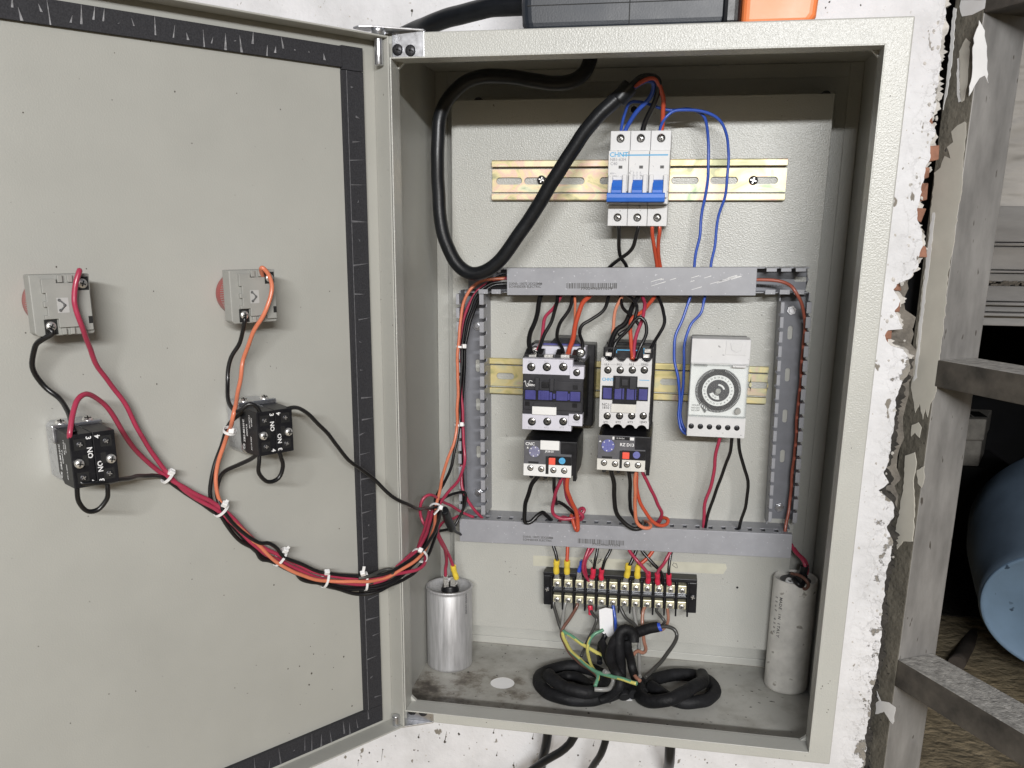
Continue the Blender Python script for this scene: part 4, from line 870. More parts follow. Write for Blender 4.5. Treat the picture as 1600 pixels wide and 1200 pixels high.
r2.part('strip_mark', MB().box(q.x, q.x+1.8, 71.5, 71.61, q.z-1.4, q.z+1.4).box(q2.x-3.8, q2.x, 71.5, 71.61, q.z-1.4, q.z+1.4), 'whiteink')
r2.text('1 2 3 4 5 6', q.x+3, 71.55, q.z, 1.8, 'whiteink')

# ================================================================== DIAL TIMER
Y = 95.0
tm = Thing('dial_timer', 'white mechanical timer with a round black clock dial under a clear cover', 'timer', (287, 147, 269))
X = lambda px, Y_=95.0: PX(px, Y_, 610); Z = lambda py, Y_=95.0: PZ(py, Y_, 1122)
tx0, tx1, tz0, tz1 = 260.4, 312.3, 269.6, 359.6
tm.part('rear_housing', MB().box(tx0+.4, tx1-.4, 118, 146.5, tz0+8, tz1-2), 'black', bevel=0.6)
tm.part('body', MB().box(tx0, tx1, Y+4, 118, tz0+.3, tz1), 'white', bevel=0.8)
zc_ = Z(568.5); zd_ = Z(651.5)
tm.part('top_cover', MB().box(tx0, tx1, Y, Y+3.9, zc_, tz1), 'white', bevel=0.6)
hp = [1083.5+14.45*i for i in range(6)]
so = tm.part('terminal_strip', MB().holed(tx0+.6, tx1+.4, tz0, zd_, Y, Y+3.9, [(X(px), Z(667.6), 0, 2.55) for px in hp], 0, 1, (Y+3.2, 1)), ['white', 'darkhole'])
for px in hp: tm.part('terminal_screw', MB().screw((X(px), Y+2.5, Z(667.6)), 2.0, .5, rot=rnd.uniform(0, 1.5)), ['blacksteel', 'darkhole'], parent=so)
tm.part('clip_tab', MB().box(X(1129.5), X(1160.5), Y-.5, Y-.02, Z(554), Z(531.5)), 'white', bevel=0.25)
tm.part('clip_arrow', MB().prism([(X(1135.5), Z(535)), (X(1155.5), Z(535)), (X(1153), Z(546)), (X(1146), Z(550)), (X(1138.5), Z(546))], Y-1.0, Y-.52), 'white', bevel=0.2)
tm.part('dial_plate', MB().box(tx0+.6, tx1-.3, Y+1.2, Y+3.9, zd_+.05, zc_-.05), 'label', bevel=0.3)
dx, dz = X(1122), Z(610.5); R0, R1, R2 = 20.3, 14.2, 10.1
ztop = Z(577)
def disc(r, y0, y1, clip=None, n=72):
    poly = []
    for k in range(n):
        a = 2*math.pi*k/n; z_ = dz+math.sin(a)*r
        poly.append((dx+math.cos(a)*r, min(z_, clip) if clip else z_))
    return MB().prism(poly, y0, y1)
tm.part('dial_ring', disc(R0, Y+.2, Y+1.15, ztop), 'black', bevel=0)
tk = MB()
for k in range(96):
    a = 2*math.pi*(k+.5)/96; c, s_ = math.cos(a), math.sin(a); r0, r1 = R0-2.0, R0-.15
    if dz+s_*r1 > ztop-.3: continue
    h = 0.11; tk.prism([(dx+c*r0-s_*h, dz+s_*r0+c*h), (dx+c*r1-s_*h, dz+s_*r1+c*h), (dx+c*r1+s_*h, dz+s_*r1-c*h), (dx+c*r0+s_*h, dz+s_*r0-c*h)], Y-.35, Y+.18)
tm.part('tripper_gap', tk, 'whiteink', kind='stuff')
tm.part('hour_ring', disc(R1, Y-.15, Y+.15), 'label'); tm.part('inner_disc', disc(R2, Y-.5, Y-.17), 'charcoal')
for k in range(24):
    a = math.pi/2-2*math.pi*k/24-.5; tm.text(str(k+1), dx+math.cos(a)*(R1+R2)/2, Y-.2, dz+math.sin(a)*(R1+R2)/2, 2.1, 'ink', align='CENTER', rot=a-math.pi/2, name='hour_figure')
def arc(r0, r1, a0, a1, y0, y1, n=10):
    return MB().prism([(dx+math.cos(a0+(a1-a0)*k/n)*r1, dz+math.sin(a0+(a1-a0)*k/n)*r1) for k in range(n+1)]+[(dx+math.cos(a1-(a1-a0)*k/n)*r0, dz+math.sin(a1-(a1-a0)*k/n)*r0) for k in range(n+1)], y0, y1)
tm.part('printed_arc', arc(4.6, 6.2, .25, 1.6, Y-.62, Y-.52), 'label'); tm.part('printed_arc', arc(4.6, 8.2, 3.5, 4.9, Y-.62, Y-.52), 'label')
tm.text('12 10', dx-5.2, Y-.7, dz-4.2, 2.0, 'ink', rot=-.6)
tm.part('knob', MB().cyl((dx, Y-.52, dz), (dx, Y-3.2, dz), 2.7, 2.4, n=24), 'greyplastic', bevel=0.3)
tm.part('knob_pointer', MB().box(dx-2.4, dx+.4, Y-1.6, Y-.53, dz-3.4, dz-.5), 'greyplastic', bevel=0.2)
for k, (px, py, s_) in enumerate(((1081, 633, 'HOUR'), (1080, 637, 'NO:ON'), (1080, 641, 'NC:OFF'))): ztext(tm, s_, px, py, Y+1.2, 2.2, 'ink')
ztext(tm, 'TIME SWITCH', 1110, 640.5, Y+1.2, 2.3, 'faint')
q = U(1099, 639, Y)
tm.part('time_pointer', MB().prism([(q.x-4, q.z+5), (q.x-1.2, q.z+6), (q.x+4.5, q.z+1), (q.x+1.5, q.z-3.5)], Y-.9, Y+.15), 'ink'); 
for k in range(4): tm.part('pointer_mark', MB().box(q.x-3+k*1.7, q.x-2.2+k*1.7, Y-1.0, Y-.91, q.z+3-k*1.3, q.z+5-k*1.3), 'whiteink')
# clear hinged cover
cv = MB().box(tx0+.2, tx1, Y-5.2, Y-4.4, zd_+.4, zc_-.4)
cv.box(tx0+.2, tx0+1, Y-4.38, Y+1, zd_+.4, zc_-.4); cv.box(tx1-.8, tx1, Y-4.38, Y+1, zd_+.4, zc_-.4)
cv.box(tx0+1.02, tx1-.82, Y-4.38, Y+1, zd_+.4, zd_+1.2)
cv.box(tx0+1.02, tx1-.82, Y-4.38, Y+1, zc_-1.2, zc_-.4)
tm.part('clear_cover', cv, 'clear', bevel=0.3)
q = U(1153, 643, Y-5); tm.part('cover_screw', MB().cyl((q.x, Y+.9, q.z), (q.x, Y-6.2, q.z), 2.6, n=16).box(q.x-.4, q.x+.4, Y-6.3, Y-6.1, q.z-2.2, q.z+2.2), 'greyplastic', bevel=0.2)
for px in (1092, 1152): tm.part('cover_hinge', MB().box(X(px)-6, X(px)+6, Y-5.6, Y-.02, zc_-2.2, zc_-.3), 'white' if px > 1100 else 'clear', bevel=0.4)

# ================================================================== TERMINAL BLOCK
c0, c1 = U(870.75, 910.5, 132), U(1066, 921, 132)
ang = math.atan2(c1.z-c0.z, c1.x-c0.x); pit = (V((c1.x, 0, c1.z))-V((c0.x, 0, c0.z))).length/11
TF = Matrix.Translation(V((c0.x, 0, c0.z))) @ Matrix.Rotation(-ang, 4, 'Y')
tk_ = Thing('terminal_block', 'black twelve-way barrier terminal strip below the lower duct', 'terminal block', (pit*5.5, 153.9, -26), frame=TF)
zrow = (TF.inverted() @ U(870.75, 935, 132)).z; zT, zB = 9.2, zrow-8.0; L11 = pit*11
tk_.part('base', MB().box(-14.5, L11+14.5, 140, 153.8, zB, zT), 'black', bevel=0.8)
tk_.part('back_ridge', MB().box(-14.4, L11+14.4, 131, 141, zT-1.5, zT+2.5), 'black', bevel=0.6)
for xa in (-14.6, L11+pit/2+.8): tk_.part('end_ear', MB().box(xa, xa+8, 133, 140, zB-.2, zT-2), 'black', bevel=0.8)
bar = MB().box(-.9, .9, 128.5, 140.1, zB-3, zT-1)
tk_.copies('barrier', bar, 'black', [((i-.5)*pit, 0, 0) for i in range(13)], bevel=0.4)
tk_.part('centre_rib', MB().box(-pit/2+1, L11+pit/2-1, 130, 140, zrow/2-1.2, zrow/2+1.2), 'black', bevel=0.4)
clamp = MB().box(-4.3, 4.3, 130.6, 140.2, -4.0, 4.4)
lk = MB().box(-4.4, 4.4, 136.5, 140.3, -1.9, 1.9)
spots = [(i*pit, 0, zz) for zz in (0, zrow) for i in range(12)]
cl = tk_.copies('clamp_plate', clamp, 'brass', spots, bevel=0.7)
scm = MB().screw((0, 130.4, -.6), 3.0, 1.6, m=0).mesh('clamp_screw', tk_.base*0); setm(scm, ['nickel', 'darkhole'])
for o in cl: 
    s_ = bpy.data.objects.new('clamp_screw', scm); COL.objects.link(s_); s_.parent = o; 
tk_.copies('link_bar', lk, 'steel', [(i*pit, 0, zz) for i in range(12) for zz in (zrow/2+3.2,)], bevel=0.3)
for xa in (-10.6, L11+10.8): tk_.part('mounting_screw', MB().screw((xa, 132.5, zrow/2+1), 3.2, 1.8), ['blacksteel', 'nickel'])

# ================================================================== WIRE DUCTS
def duct(name, label, P0, P1, wid, cat_frame_y=152.0, fingers=(True, True), skip=None, lid=None, fl_y=119.0, slots=(), floor=True, screws=(), pitch=12.6, fw=9.0):
    """P0->P1: centre line ends (world x, z). local x along, z across"""
    d_ = V((P1[0]-P0[0], 0, P1[1]-P0[1])); L = d_.length; a = math.atan2(d_.z, d_.x)
    F = Matrix.Translation(V((P0[0], 0, P0[1]))) @ Matrix.Rotation(-a, 4, 'Y')
    t = Thing(name, label, 'cable duct', (L/2, 153.8, 0), frame=F, group='slotted grey cable ducts')
    h = wid/2
    ob = [(x, 0, 6.5, 2.3) for x in slots] 
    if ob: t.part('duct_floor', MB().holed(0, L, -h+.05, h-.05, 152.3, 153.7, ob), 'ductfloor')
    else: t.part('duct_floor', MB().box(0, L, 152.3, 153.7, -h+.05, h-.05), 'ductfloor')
    n = int(L/pitch); off = (L-n*pitch)/2
    for sgn, want in ((1, fingers[0]), (-1, fingers[1])):
        if not want: continue
        z0, z1 = (h, h+1.1) if sgn > 0 else (-h-1.1, -h)
        t.part('duct_wall', MB().box(0, L, 134, 153.7, z0, z1), 'duct', bevel=0.2)
        f = MB().box(-fw/2, fw/2, fl_y+.02, 133.98, z0, z1)
        f.box(-fw/2, fw/2, fl_y-1.2, fl_y, min(z0, z1-sgn*3.2) if sgn > 0 else z0, z1 if sgn > 0 else z1+3.2-0)
        t.copies('finger', f, 'duct', [(off+pitch*(k+.5), 0, 0) for k in range(n) if not (skip and skip(off+pitch*(k+.5), sgn))], bevel=0.3)
    if lid:
        l0, l1, y = lid
        b = MB().box(l0, l1, y, y+1.3, -h-2, h+2).box(l0, l1, y+1.32, y+7, h+1.2, h+2).box(l0, l1, y+1.32, y+7, -h-2, -h-1.2)
        t.part('duct_lid', b, 'duct', bevel=0.45)
    for x in screws: t.part('duct_screw', MB().cyl((x, 152.2, 0), (x, 150.6, 0), 4.6, n=6).cyl((x, 150.6, 0), (x, 149, 0), 2.6, n=14), 'steel', bevel=0.3)
    return t, F, F.inverted()
def mid(a, b): return ((a.x+b.x)/2, (a.z+b.z)/2)
yl = 115.0
p0 = U(792, 420, yl); p1 = U(792, 460, yl); p2 = U(1182, 421, yl); p3 = U(1182, 458.5, yl)
cl0, cr0 = mid(p0, p1), mid(p2, p3); ex = (cr0[1]-cl0[1])/(cr0[0]-cl0[0])
xl_, xr_ = U(722, 440, 125).x, U(1268, 436, 118).x
A = (xl_, cl0[1]+ex*(xl_-cl0[0])); B_ = (xr_, cl0[1]+ex*(xr_-cl0[0]))
LX = lambda x: (x-A[0])/math.cos(math.atan(ex))
dt, FT, FTI = duct('cable_duct', 'upper horizontal grey duct with its lid on and a barcode print', A, B_, 21, lid=(LX(cl0[0]), LX(cr0[0]), yl), fl_y=118.5,
       skip=lambda x, s_: (LX(cl0[0])-4 < x < LX(cr0[0])+2) or (s_ < 0 and (x < 14)), slots=(LX(U(1252, 438, 152).x),))
def dtext(t, FI, s_, px, py, Y, size, mt, **k):
    q = FI @ U(px, py, Y); return t.text(s_, q.x, Y-.06, q.z, size, mt, **k)
def barcode(t, FI, px, py, Y, seed, w_=46, h_=5.0):
    q = FI @ U(px, py, Y); r = random.Random(seed); b = MB(); x = q.x
    while x < q.x+w_:
        d_ = r.choice([.4, .4, .7, 1.1]); b.box(x, x+d_, Y-.05, Y+.05, q.z-h_/2, q.z+h_/2); x += d_+r.choice([.35, .5, .9])
    t.part('barcode', b, 'ink')
dtext(dt, FTI, 'DXN5: 10072 25X25MM', 795, 443.5, yl, 3.1, 'ink'); dtext(dt, FTI, 'SCHNEIDER ELECTRIC', 795, 448, yl, 3.1, 'ink')
barcode(dt, FTI, 885, 446.5, yl, 4); dtext(dt, FTI, '7702496011074', 907, 451, yl, 3.4, 'ink', sx=1.35)
dtext(dt, FTI, '- SPC 23TLR-HD16201', 1184, 447, 152.2, 3.4, 'ink')
b = MB(); rs = random.Random(9)
for k in range(16):
    q = FTI @ U(rs.uniform(1010, 1165), rs.uniform(432, 452), yl); l = rs.uniform(1, 7)
    b.hexa([(q.x-l, yl-.05, q.z-l*.3-.15), (q.x+l, yl-.05, q.z+l*.3-.2), (q.x+l, yl+.2, q.z+l*.3-.2), (q.x-l, yl+.2, q.z-l*.3-.15), (q.x-l, yl-.05, q.z-l*.3+.15), (q.x+l, yl-.05, q.z+l*.3+.3), (q.x+l, yl+.2, q.z+l*.3+.3), (q.x-l, yl+.2, q.z-l*.3+.15)])
dt.part('scratch', b, 'label')

p0 = U(718, 812, yl); p1 = U(718, 845, yl); p2 = U(1237, 839, yl); p3 = U(1237, 869, yl)
A2, B2 = mid(p0, p1), mid(p2, p3); LB = math.hypot(B2[0]-A2[0], B2[1]-A2[1])
db, FB, FBI = duct('cable_duct', 'lower horizontal grey duct with its lid on, above the terminal strip', A2, B2, 20, lid=(0, LB, yl), fl_y=124.5, pitch=12.5, fw=8.6)
dtext(db, FBI, 'DXN5: 10072 25X25MM', 817, 838.5, yl, 3.0, 'ink'); dtext(db, FBI, 'SCHNEIDER ELECTRIC', 817, 843, yl, 3.0, 'ink')
barcode(db, FBI, 903, 845, yl, 8); dtext(db, FBI, '7702496011074', 925, 850.5, yl, 3.2, 'ink', sx=1.35)

u0, u1 = U(1223, 470, 118), U(1266, 470, 118); l0, l1 = U(1205, 826, 118), U(1239, 830, 118)
du, FV, FVI = duct('cable_duct', 'right vertical grey duct, open without a lid', (mid(l0, l1)[0], l0.z), (mid(u0, u1)[0], u0.z+6), 24.5, fl_y=119, slots=(64, 104, 144, 184), screws=(12, 205), pitch=13.2, fw=10)
u0, u1 = U(712, 462, 118), U(755, 462, 118); l0, l1 = U(718, 806, 118), U(757, 806, 118)
dw, FW, FWI = duct('cable_duct', 'left vertical grey duct, open and filled with tied wires', (mid(l0, l1)[0], l0.z), (mid(u0, u1)[0], u0.z+4), 25.0, fl_y=120, slots=(60, 110, 150), screws=(16, 190), pitch=13.2, fw=10)

# ================================================================== CAPACITORS
ca = Thing('capacitor', 'bare aluminium can capacitor standing in the left corner', 'capacitor', (26.2, 120.5, 1.6))
ca.part('can', MB().lathe((26.2, 120.5, 1.6), (0, 0, 1), [(0.1, 0), (21.4, 0), (23.7, 1.6), (24.1, 4), (24.1, 85), (23.5, 86.2), (23.7, 87.5), (24.9, 88.8), (24.7, 90.3), (22.6, 90.4), (22, 89), (21.8, 84.5), (0.1, 84.2)], 56), 'alu')
tq = U(700, 918, 118)
ca.part('terminal_base', MB().lathe((27, 121, 85), (0, 0, 1), [(9.5, 0), (9.5, 3), (8, 6), (8, 7.5), (0.1, 7.5)], 24), 'black')
for dx_, dy_, h in ((-2.5, -7, 8), (4, -4, 11), (-5.5, 2, 10), (5, 4, 9)):
    ca.part('blade_terminal', MB().box(27+dx_-2.6, 27+dx_+2.6, 121+dy_-.4, 121+dy_+.4, 91.5, 91.5+h), 'nickel', bevel=0.3)
ca.text('250VAC 50/60Hz', 26.2+21.0, 120.5-12.2, 66, 3.2, 'ink', rot=math.pi/2, M4=Matrix.Rotation(math.radians(60), 4, 'Z'))
ca2 = Thing('capacitor', 'tall pale grey capacitor with MADE IN ITALY print in the right corner', 'capacitor', (376.5, 140, 1.6))
ca2.part('can', MB().lathe((376.5, 140, 1.6), (0, 0, 1), [(0.1, 0), (18.5, 0), (20.8, 1.4), (21.3, 4), (21.3, 119), (20.6, 120.2), (20.2, 119.6), (20, 117), (0.1, 117)], 56), 'cangrey')
ca2.part('potting', MB().lathe((376.5, 140, 117.2), (0, 0, 1), [(20, 1), (10, 1.8), (0.1, 2)], 32), 'charcoal')
ca2.part('eyelet', MB().lathe((369.5, 130, 119.5), (0.2, -0.5, 1), [(4.2, 0), (4.2, 2.2), (2.6, 3), (2.2, 2), (2.2, 0)], 20), 'label')
def curved_text(t, s_, cx, cy, r, th0, z_, size, mt, step):
    for k, ch in enumerate(s_):
        if ch == ' ': continue
        R_ = Matrix.Rotation(th0, 4, 'Z')
        p = R_ @ V((0, -r-.05, 0)); t.text(ch, cx+p.x, cy+p.y, z_-k*step, size, mt, rot=-math.pi/2, M4=R_, align='CENTER')
curved_text(ca2, 'MADE IN ITALY', 376.5, 140, 21.3, math.radians(-42), 103, 4.4, 'ink', 3.3)
curved_text(ca2, '25uF 450V', 376.5, 140, 21.3, math.radians(-57), 103, 4.0, 'ink', 4.6)

# ================================================================== LAMPS AND SWITCHES ON THE DOOR
def lamp(label, cu, cz):
    F = DOOR; t = Thing('pilot_lamp', label, 'pilot lamp', (-cu, 0, cz-19), group='pilot lamps on the door', frame=F)
    x0, x1, z0, z1 = -cu-18, -cu+18, cz-18.7, cz+18.7
    lens = MB().cyl((-cu-0.8, -1, cz+.6), (-cu-0.8, -18.6, cz+.6), 14.8, n=72)
    t.part('lens', lens, 'redlens', bevel=1.2)
    rb = MB()
    for k in range(72):
        a = 2*math.pi*k/72; c, s_ = math.cos(a), math.sin(a)
        rb.prism([(-cu-0.8+c*14.7-s_*.35, cz+.6+s_*14.7+c*.35), (-cu-0.8+c*15.1, cz+.6+s_*15.1), (-cu-0.8+c*14.7+s_*.35, cz+.6+s_*14.7-c*.35)], -17.5, -9)
    t.part('lens_ribs', rb, 'greyplastic', kind='stuff')
    b = MB().prism([(x0, z0+2), (x0+2, z0), (x1-1, z0), (x1, z0+1), (x1, z1), (x0, z1)], -29, -18.7)
    t.part('housing', b, 'greyplastic', bevel=0.6)
    # stepped cover plate with notches for the two screws and snap tabs
    cp = [(x0+6.2, z0+10.5), (x0+14, z0+10.5), (x0+14, z0+5), (x1-9, z0+5), (x1-9, z0+2.5), (x1-1.4, z0+2.5), (x1-1.4, z1-10), (x1-9.5, z1-10), (x1-9.5, z1-5.2), (x1-21, z1-5.2), (x1-21, z1-2.5), (x0+6.2, z1-2.5), (x0+6.2, z1-11), (x0+8.2, z1-11), (x0+8.2, z1-16), (x0+6.2, z1-16), (x0+6.2, z0+18), (x0+8.2, z0+18), (x0+8.2, z0+13), (x0+6.2, z0+13)]
    t.part('cover', MB().prism(cp, -31.5, -29.02), 'greyplastic', bevel=0.35)
    for (sx_, sz_) in ((x0+9.4, z0+6), (x1-5, z1-6)):
        t.part('screw_recess', MB().box(sx_-3.6, sx_+4, -29.4, -28.9, sz_-5, sz_+4.2), 'darkhole')
        t.part('terminal_screw', MB().screw((sx_, -29.6, sz_), 3.1, 1.6, rot=rnd.uniform(0, 1.5)), ['nickel', 'darkhole'])
    for k in (0, 1):
        t.part('snap_tab', MB().box(x1-20+k*6, x1-17+k*6, -31, -29.02, z1-4.8, z1-.4), 'greyplastic', bevel=0.3)
        t.part('snap_tab', MB().box(x0+15.5+k*5, x0+18.2+k*5, -31, -29.02, z0+.6, z0+4.6), 'greyplastic', bevel=0.3)
    q = (-cu-2.6, cz)
    t.part('marked_field', MB().box(q[0]-1.5, q[0]+5.5, -31.65, -31.52, cz-4.6, cz+4.6), 'palegrey')
    zz = MB().tube([(q[0], -31.8, cz+3.4), (q[0]+3.4, -31.8, cz), (q[0], -31.8, cz-3.4)], .6, 5, 1)
    for (a, c) in ((q[0], cz+3.2), (q[0]+3, cz), (q[0]+.2, cz-3.0)): zz.cyl((a, -31.66, c), (a, -31.9, c), 1.0, n=8)
    t.part('symbol', zz, 'ink')
    t.part('side_slot', MB().box(x1-4, x1-1.5, -31.7, -31.52, cz-12, cz-7.5), 'darkhole')
    return t
lamp('red-lensed pilot lamp with a crimson wire, at the far left of the door', 266.8, 406.8)
lamp('red-lensed pilot lamp with an orange wire, nearer the hinge', 134.8, 406.2)

def switch(label, q0, q1, col0):
    """q0/q1: pixel of the black block's front face, upper left and lower right"""
    K = 50
    a = DL(q0[0], q0[1], K); b_ = DL(q1[0], q1[1], K); x0, x1, z0, z1 = a.x, b_.x, b_.z, a.z
    t = Thing('push_button_switch', label, 'switch block', ((x0+x1)/2, 0, z0-6), group='switch blocks on the door', frame=DOOR)
    cx, cz = (x0+x1)/2, (z0+z1)/2
    t.part('collar', MB().prism([(cx-12, cz-17), (cx-10, cz-20), (cx+13, cz-20), (cx+18, cz-14), (cx+18, cz+15), (cx+13, cz+19), (cx-10, cz+19), (cx-12, cz+16)], -21, -.5), 'steel', bevel=1.2)
    t.part('fixing_plate', MB().box(cx-16, cx+16, -26, -21.05, cz+8, cz+20), 'steel', bevel=0.8)
    for k in (-9, 8): t.part('fixing_screw', MB().screw((cx+k, -22, cz+20), 3.4, 2.0, axis=(0, -.4, 1)), ['nickel', 'darkhole'])
    for k, (m0, m1) in enumerate(((x0, cx-.15), (cx+.15, x1))):
        body = MB().prism([(-K, z0), (-K, z1), (-24, z1+1), (-24, z0+6), (-32, z0-.4)], m0, m1, 'x')
        t.part('contact_block', body, 'black', bevel=0.5)
        sx_ = m0+4.2 if k == 0 else m1-4.2
        t.part('fixing_screw', MB().screw((sx_, -K-.3, cz-1.2), 3.1, 2.4), ['nickel', 'darkhole'])
        for zz in (z1-6.5, z0+6.5):
            wx = m0+6 if k == 0 else m1-6
            t.part('screw_recess', MB().box(wx-3.6, wx+3.6, -K-.25, -K+.1, zz-3.6, zz+3.6), 'darkhole')
            t.part('terminal_screw', MB().screw((wx, -K-.1, zz), 2.3, .9, rot=rnd.uniform(0, 1.5)), ['blacksteel', 'nickel'])
        t.part('plunger_slot', MB().box((m0+6.8 if k == 0 else m1-10.3), (m0+10.3 if k == 0 else m1-6.8), -K-.3, -K+.1, cz-3.4, cz+3.6), 'darkhole')
    c1_, c2_ = cx-2.6, cx+3.2
    for s_, zz in (('3', z1-3), ('NO', cz+4.6), ('4', z0+3)): t.text(s_, c1_, -K-.05, zz, 4.6, 'whiteink', rot=-math.pi/2, align='CENTER')
    for s_, zz in (('4', z1-3), ('NO', cz-5.2), ('3', z0+3)): t.text(s_, c2_, -K-.05, zz, 4.6, 'whiteink', rot=math.pi/2, align='CENTER')
    # print on the block's outer flank
    R_ = Matrix.Rotation(-math.pi/2, 4, 'Z')
    for s_, dep, zz, sz in (('ZB2-BE101C', 30, cz, 3.2), ('CONT.A', 34.5, cz+1, 2.4), ('IEC 947-5-1', 39, cz+8, 2.0), ('Ui 500V', 42, cz+8, 2.0), ('AC-15 240V', 40, cz-8, 2.0), ('CE', 29, cz-12, 3.4)):
        t.text(s_, x0-.06, -dep, zz, sz, 'whiteink', rot=math.pi/2, align='CENTER', M4=R_)
    return t
switch('black push-button contact block joined to a crimson wire, lower left of the door', (107, 681), (187, 752), 0)
switch('black push-button contact block joined to the orange-tied wires, nearer the hinge', (400.5, 645), (459.5, 704), 0)

# ================================================================== WIRES
def pt(p):
    if isinstance(p, V): return p
    if len(p) == 3: return U(*p)
    if p[3] == 'd': return UD(p[0], p[1], p[2])
    return UZ(p[0], p[1], p[2])
def wire(label, color, r, pts, cat='wire', group=None, extra=(), n=8, sub=5, name='wire', mtl=None):
    P = [pt(p) for p in pts]
    mb = MB()
    if color == 'greenyellow': mb.tube(P, r, 8, sub, 0, stripe=(0, 1)); mt = ['w_green', 'w_yellow']
    else: mb.tube(P, r, n, sub, mat_wob=(mtl == 'dustyrubber')); mt = [mtl or 'w_'+color]
    if not extra: return solo(name, mb, mt, label, cat, group)
    base = V((sum(p.x for p in P)/len(P), sum(p.y for p in P)/len(P), min(p.z for p in P)))
    t = Thing(name, label, cat, base, group); t.part('insulation', mb, mt)
    for (nm, q0, q1, rr, mt_) in extra:
        a, c = pt(q0), pt(q1); d_ = (c-a)
        if nm == 'crimp_sleeve': t.part(nm, MB().tube([a, a+d_*.25, a+d_*.5, a+d_*.75, c], [rr*.97, rr*1.03, rr*.9, rr*1.02, rr*.96], 14, 3), mt_, bevel=0.2)
        elif nm == 'lug':
            sd = V((1, 0, 0)); f = V((0, -.5, 0)); t.part(nm, MB().hexa([a-sd*rr*.6-f, a+sd*rr*.6-f, a+sd*rr*.6+f, a-sd*rr*.6+f, c-sd*rr-f, c+sd*rr-f, c+sd*rr+f, c-sd*rr+f]), mt_, bevel=0.3)
        else: t.part(nm, MB().tube([a, (a+c)/2, c], rr, 12, 3), mt_, bevel=0.2)
    return t
D_ = 'd'
# --- door wires and the tied bundle that crosses the hinge
B = lambda k: [(560, 905+k[1], 21+k[0], D_)]
def bund(dx, dy, dk):
    """bundle path past the ties, offset in the photo and in height"""
    return [(300, 772+dy*.8, 9+dk, D_), (345, 797+dy, 9+dk, D_), (400, 850+dy, 10+dk, D_), (440, 874+dy, 11+dk, D_), (508, 902+dy, 15+dk, D_), (566, 908+dy, 21+dk, D_),
            (612+dx*.3, 898+dy*.9, -34-dk), (650+dx*.6, 868+dy*.6, -6-dk), (672+dx, 832+dy*.2, 26-dk), (681+dx, 796, 62-dk)]
GW = 'wires tied in the door loom'
wire('crimson wire from the far-left lamp into the door loom', 'crimson', 1.75, [(120, 436, 29, D_), (123, 426, 34, D_), (124, 424, 37, D_), (120, 440, 38, D_), (118, 460, 38, D_), (119, 478, 38, D_), (127, 510, 36, D_), (145, 556, 22, D_), (172, 600, 12, D_), (198, 637, 10, D_), (220, 677, 10, D_), (240, 712, 10, D_), (262, 740, 10, D_)] + bund(-10, 4, 0), group=GW)
wire('short black wire from the far-left lamp down to the switch block under it', 'black', 1.75, [(76, 514, 30, D_), (81, 521, 31, D_), (66, 531, 27, D_), (54, 543, 22, D_), (51, 572, 15, D_), (69, 603, 12, D_), (92, 623, 18, D_), (104, 640, 30, D_), (112, 660, 42, D_), (117, 676, 46, D_)])
wire('crimson wire arching from the lower-left switch block into the door loom', 'crimson', 1.75, [(109, 684, 48, D_), (109, 676, 49, D_), (112, 648, 44, D_), (121, 624, 40, D_), (137, 615, 36, D_), (158, 627, 30, D_), (180, 656, 22, D_), (198, 684, 16, D_), (224, 716, 11, D_), (254, 741, 9, D_)] + bund(-5, -4, 2), group=GW)
wire('black wire running right from the lower-left switch block into the door loom', 'black', 1.6, [(125, 750, 48, D_), (132, 756, 50, D_), (158, 755, 50, D_), (191, 748, 40, D_), (227, 744, 20, D_), (254, 745, 10, D_), (279, 764, 8, D_)] + bund(-3, 10, -2)[1:], group=GW)
wire('black wire loop hanging under the lower-left switch block', 'black', 1.6, [(122, 748, 46, D_), (122, 765, 46, D_), (124, 784, 44, D_), (136, 798, 42, D_), (153, 797, 42, D_), (166, 781, 44, D_), (167, 765, 46, D_), (166, 748, 46, D_)])
wire('orange wire from the lamp nearer the hinge down into the door loom', 'orange', 1.6, [(410, 432, 29, D_), (409, 421, 35, D_), (413, 420, 38, D_), (421, 432, 38, D_), (424, 452, 38, D_), (415, 484, 37, D_), (396, 522, 28, D_), (379, 564, 16, D_), (373, 610, 24, D_), (365, 648, 40, D_), (354, 684, 20, D_), (341, 725, 12, D_), (337, 764, 11, D_), (354, 800, 11, D_), (392, 842, 13, D_), (402, 850, 13, D_), (423, 870, 14, D_), (451, 890, 16, D_), (482, 902, 17, D_), (514, 908, 20, D_), (553, 909, 26, D_), (600, 904, -42), (625, 892, -30), (651, 873, -14), (668, 853, 6), (677, 828, 30), (681, 798, 56)], group=GW)
wire('black wire from the hinge-side lamp down to its switch block', 'black', 1.6, [(382, 496, 30, D_), (382, 504, 31, D_), (375, 533, 24, D_), (360, 560, 18, D_), (356, 599, 18, D_), (358, 630, 30, D_), (370, 643, 40, D_), (388, 632, 46, D_), (402, 637, 48, D_), (408, 650, 48, D_)])
wire('black wire looping behind the orange wire from the hinge-side switch block', 'black', 1.6, [(405, 640, 34, D_), (385, 641, 30, D_), (370, 650, 26, D_), (357, 666, 18, D_), (342, 706, 10, D_), (331, 744, 8, D_), (331, 782, 8, D_), (348, 812, 9, D_), (368, 838, 9, D_), (397, 858, 10, D_), (408, 874, 11, D_), (430, 880, 12, D_)] + bund(4, 13, -1)[4:], group=GW)
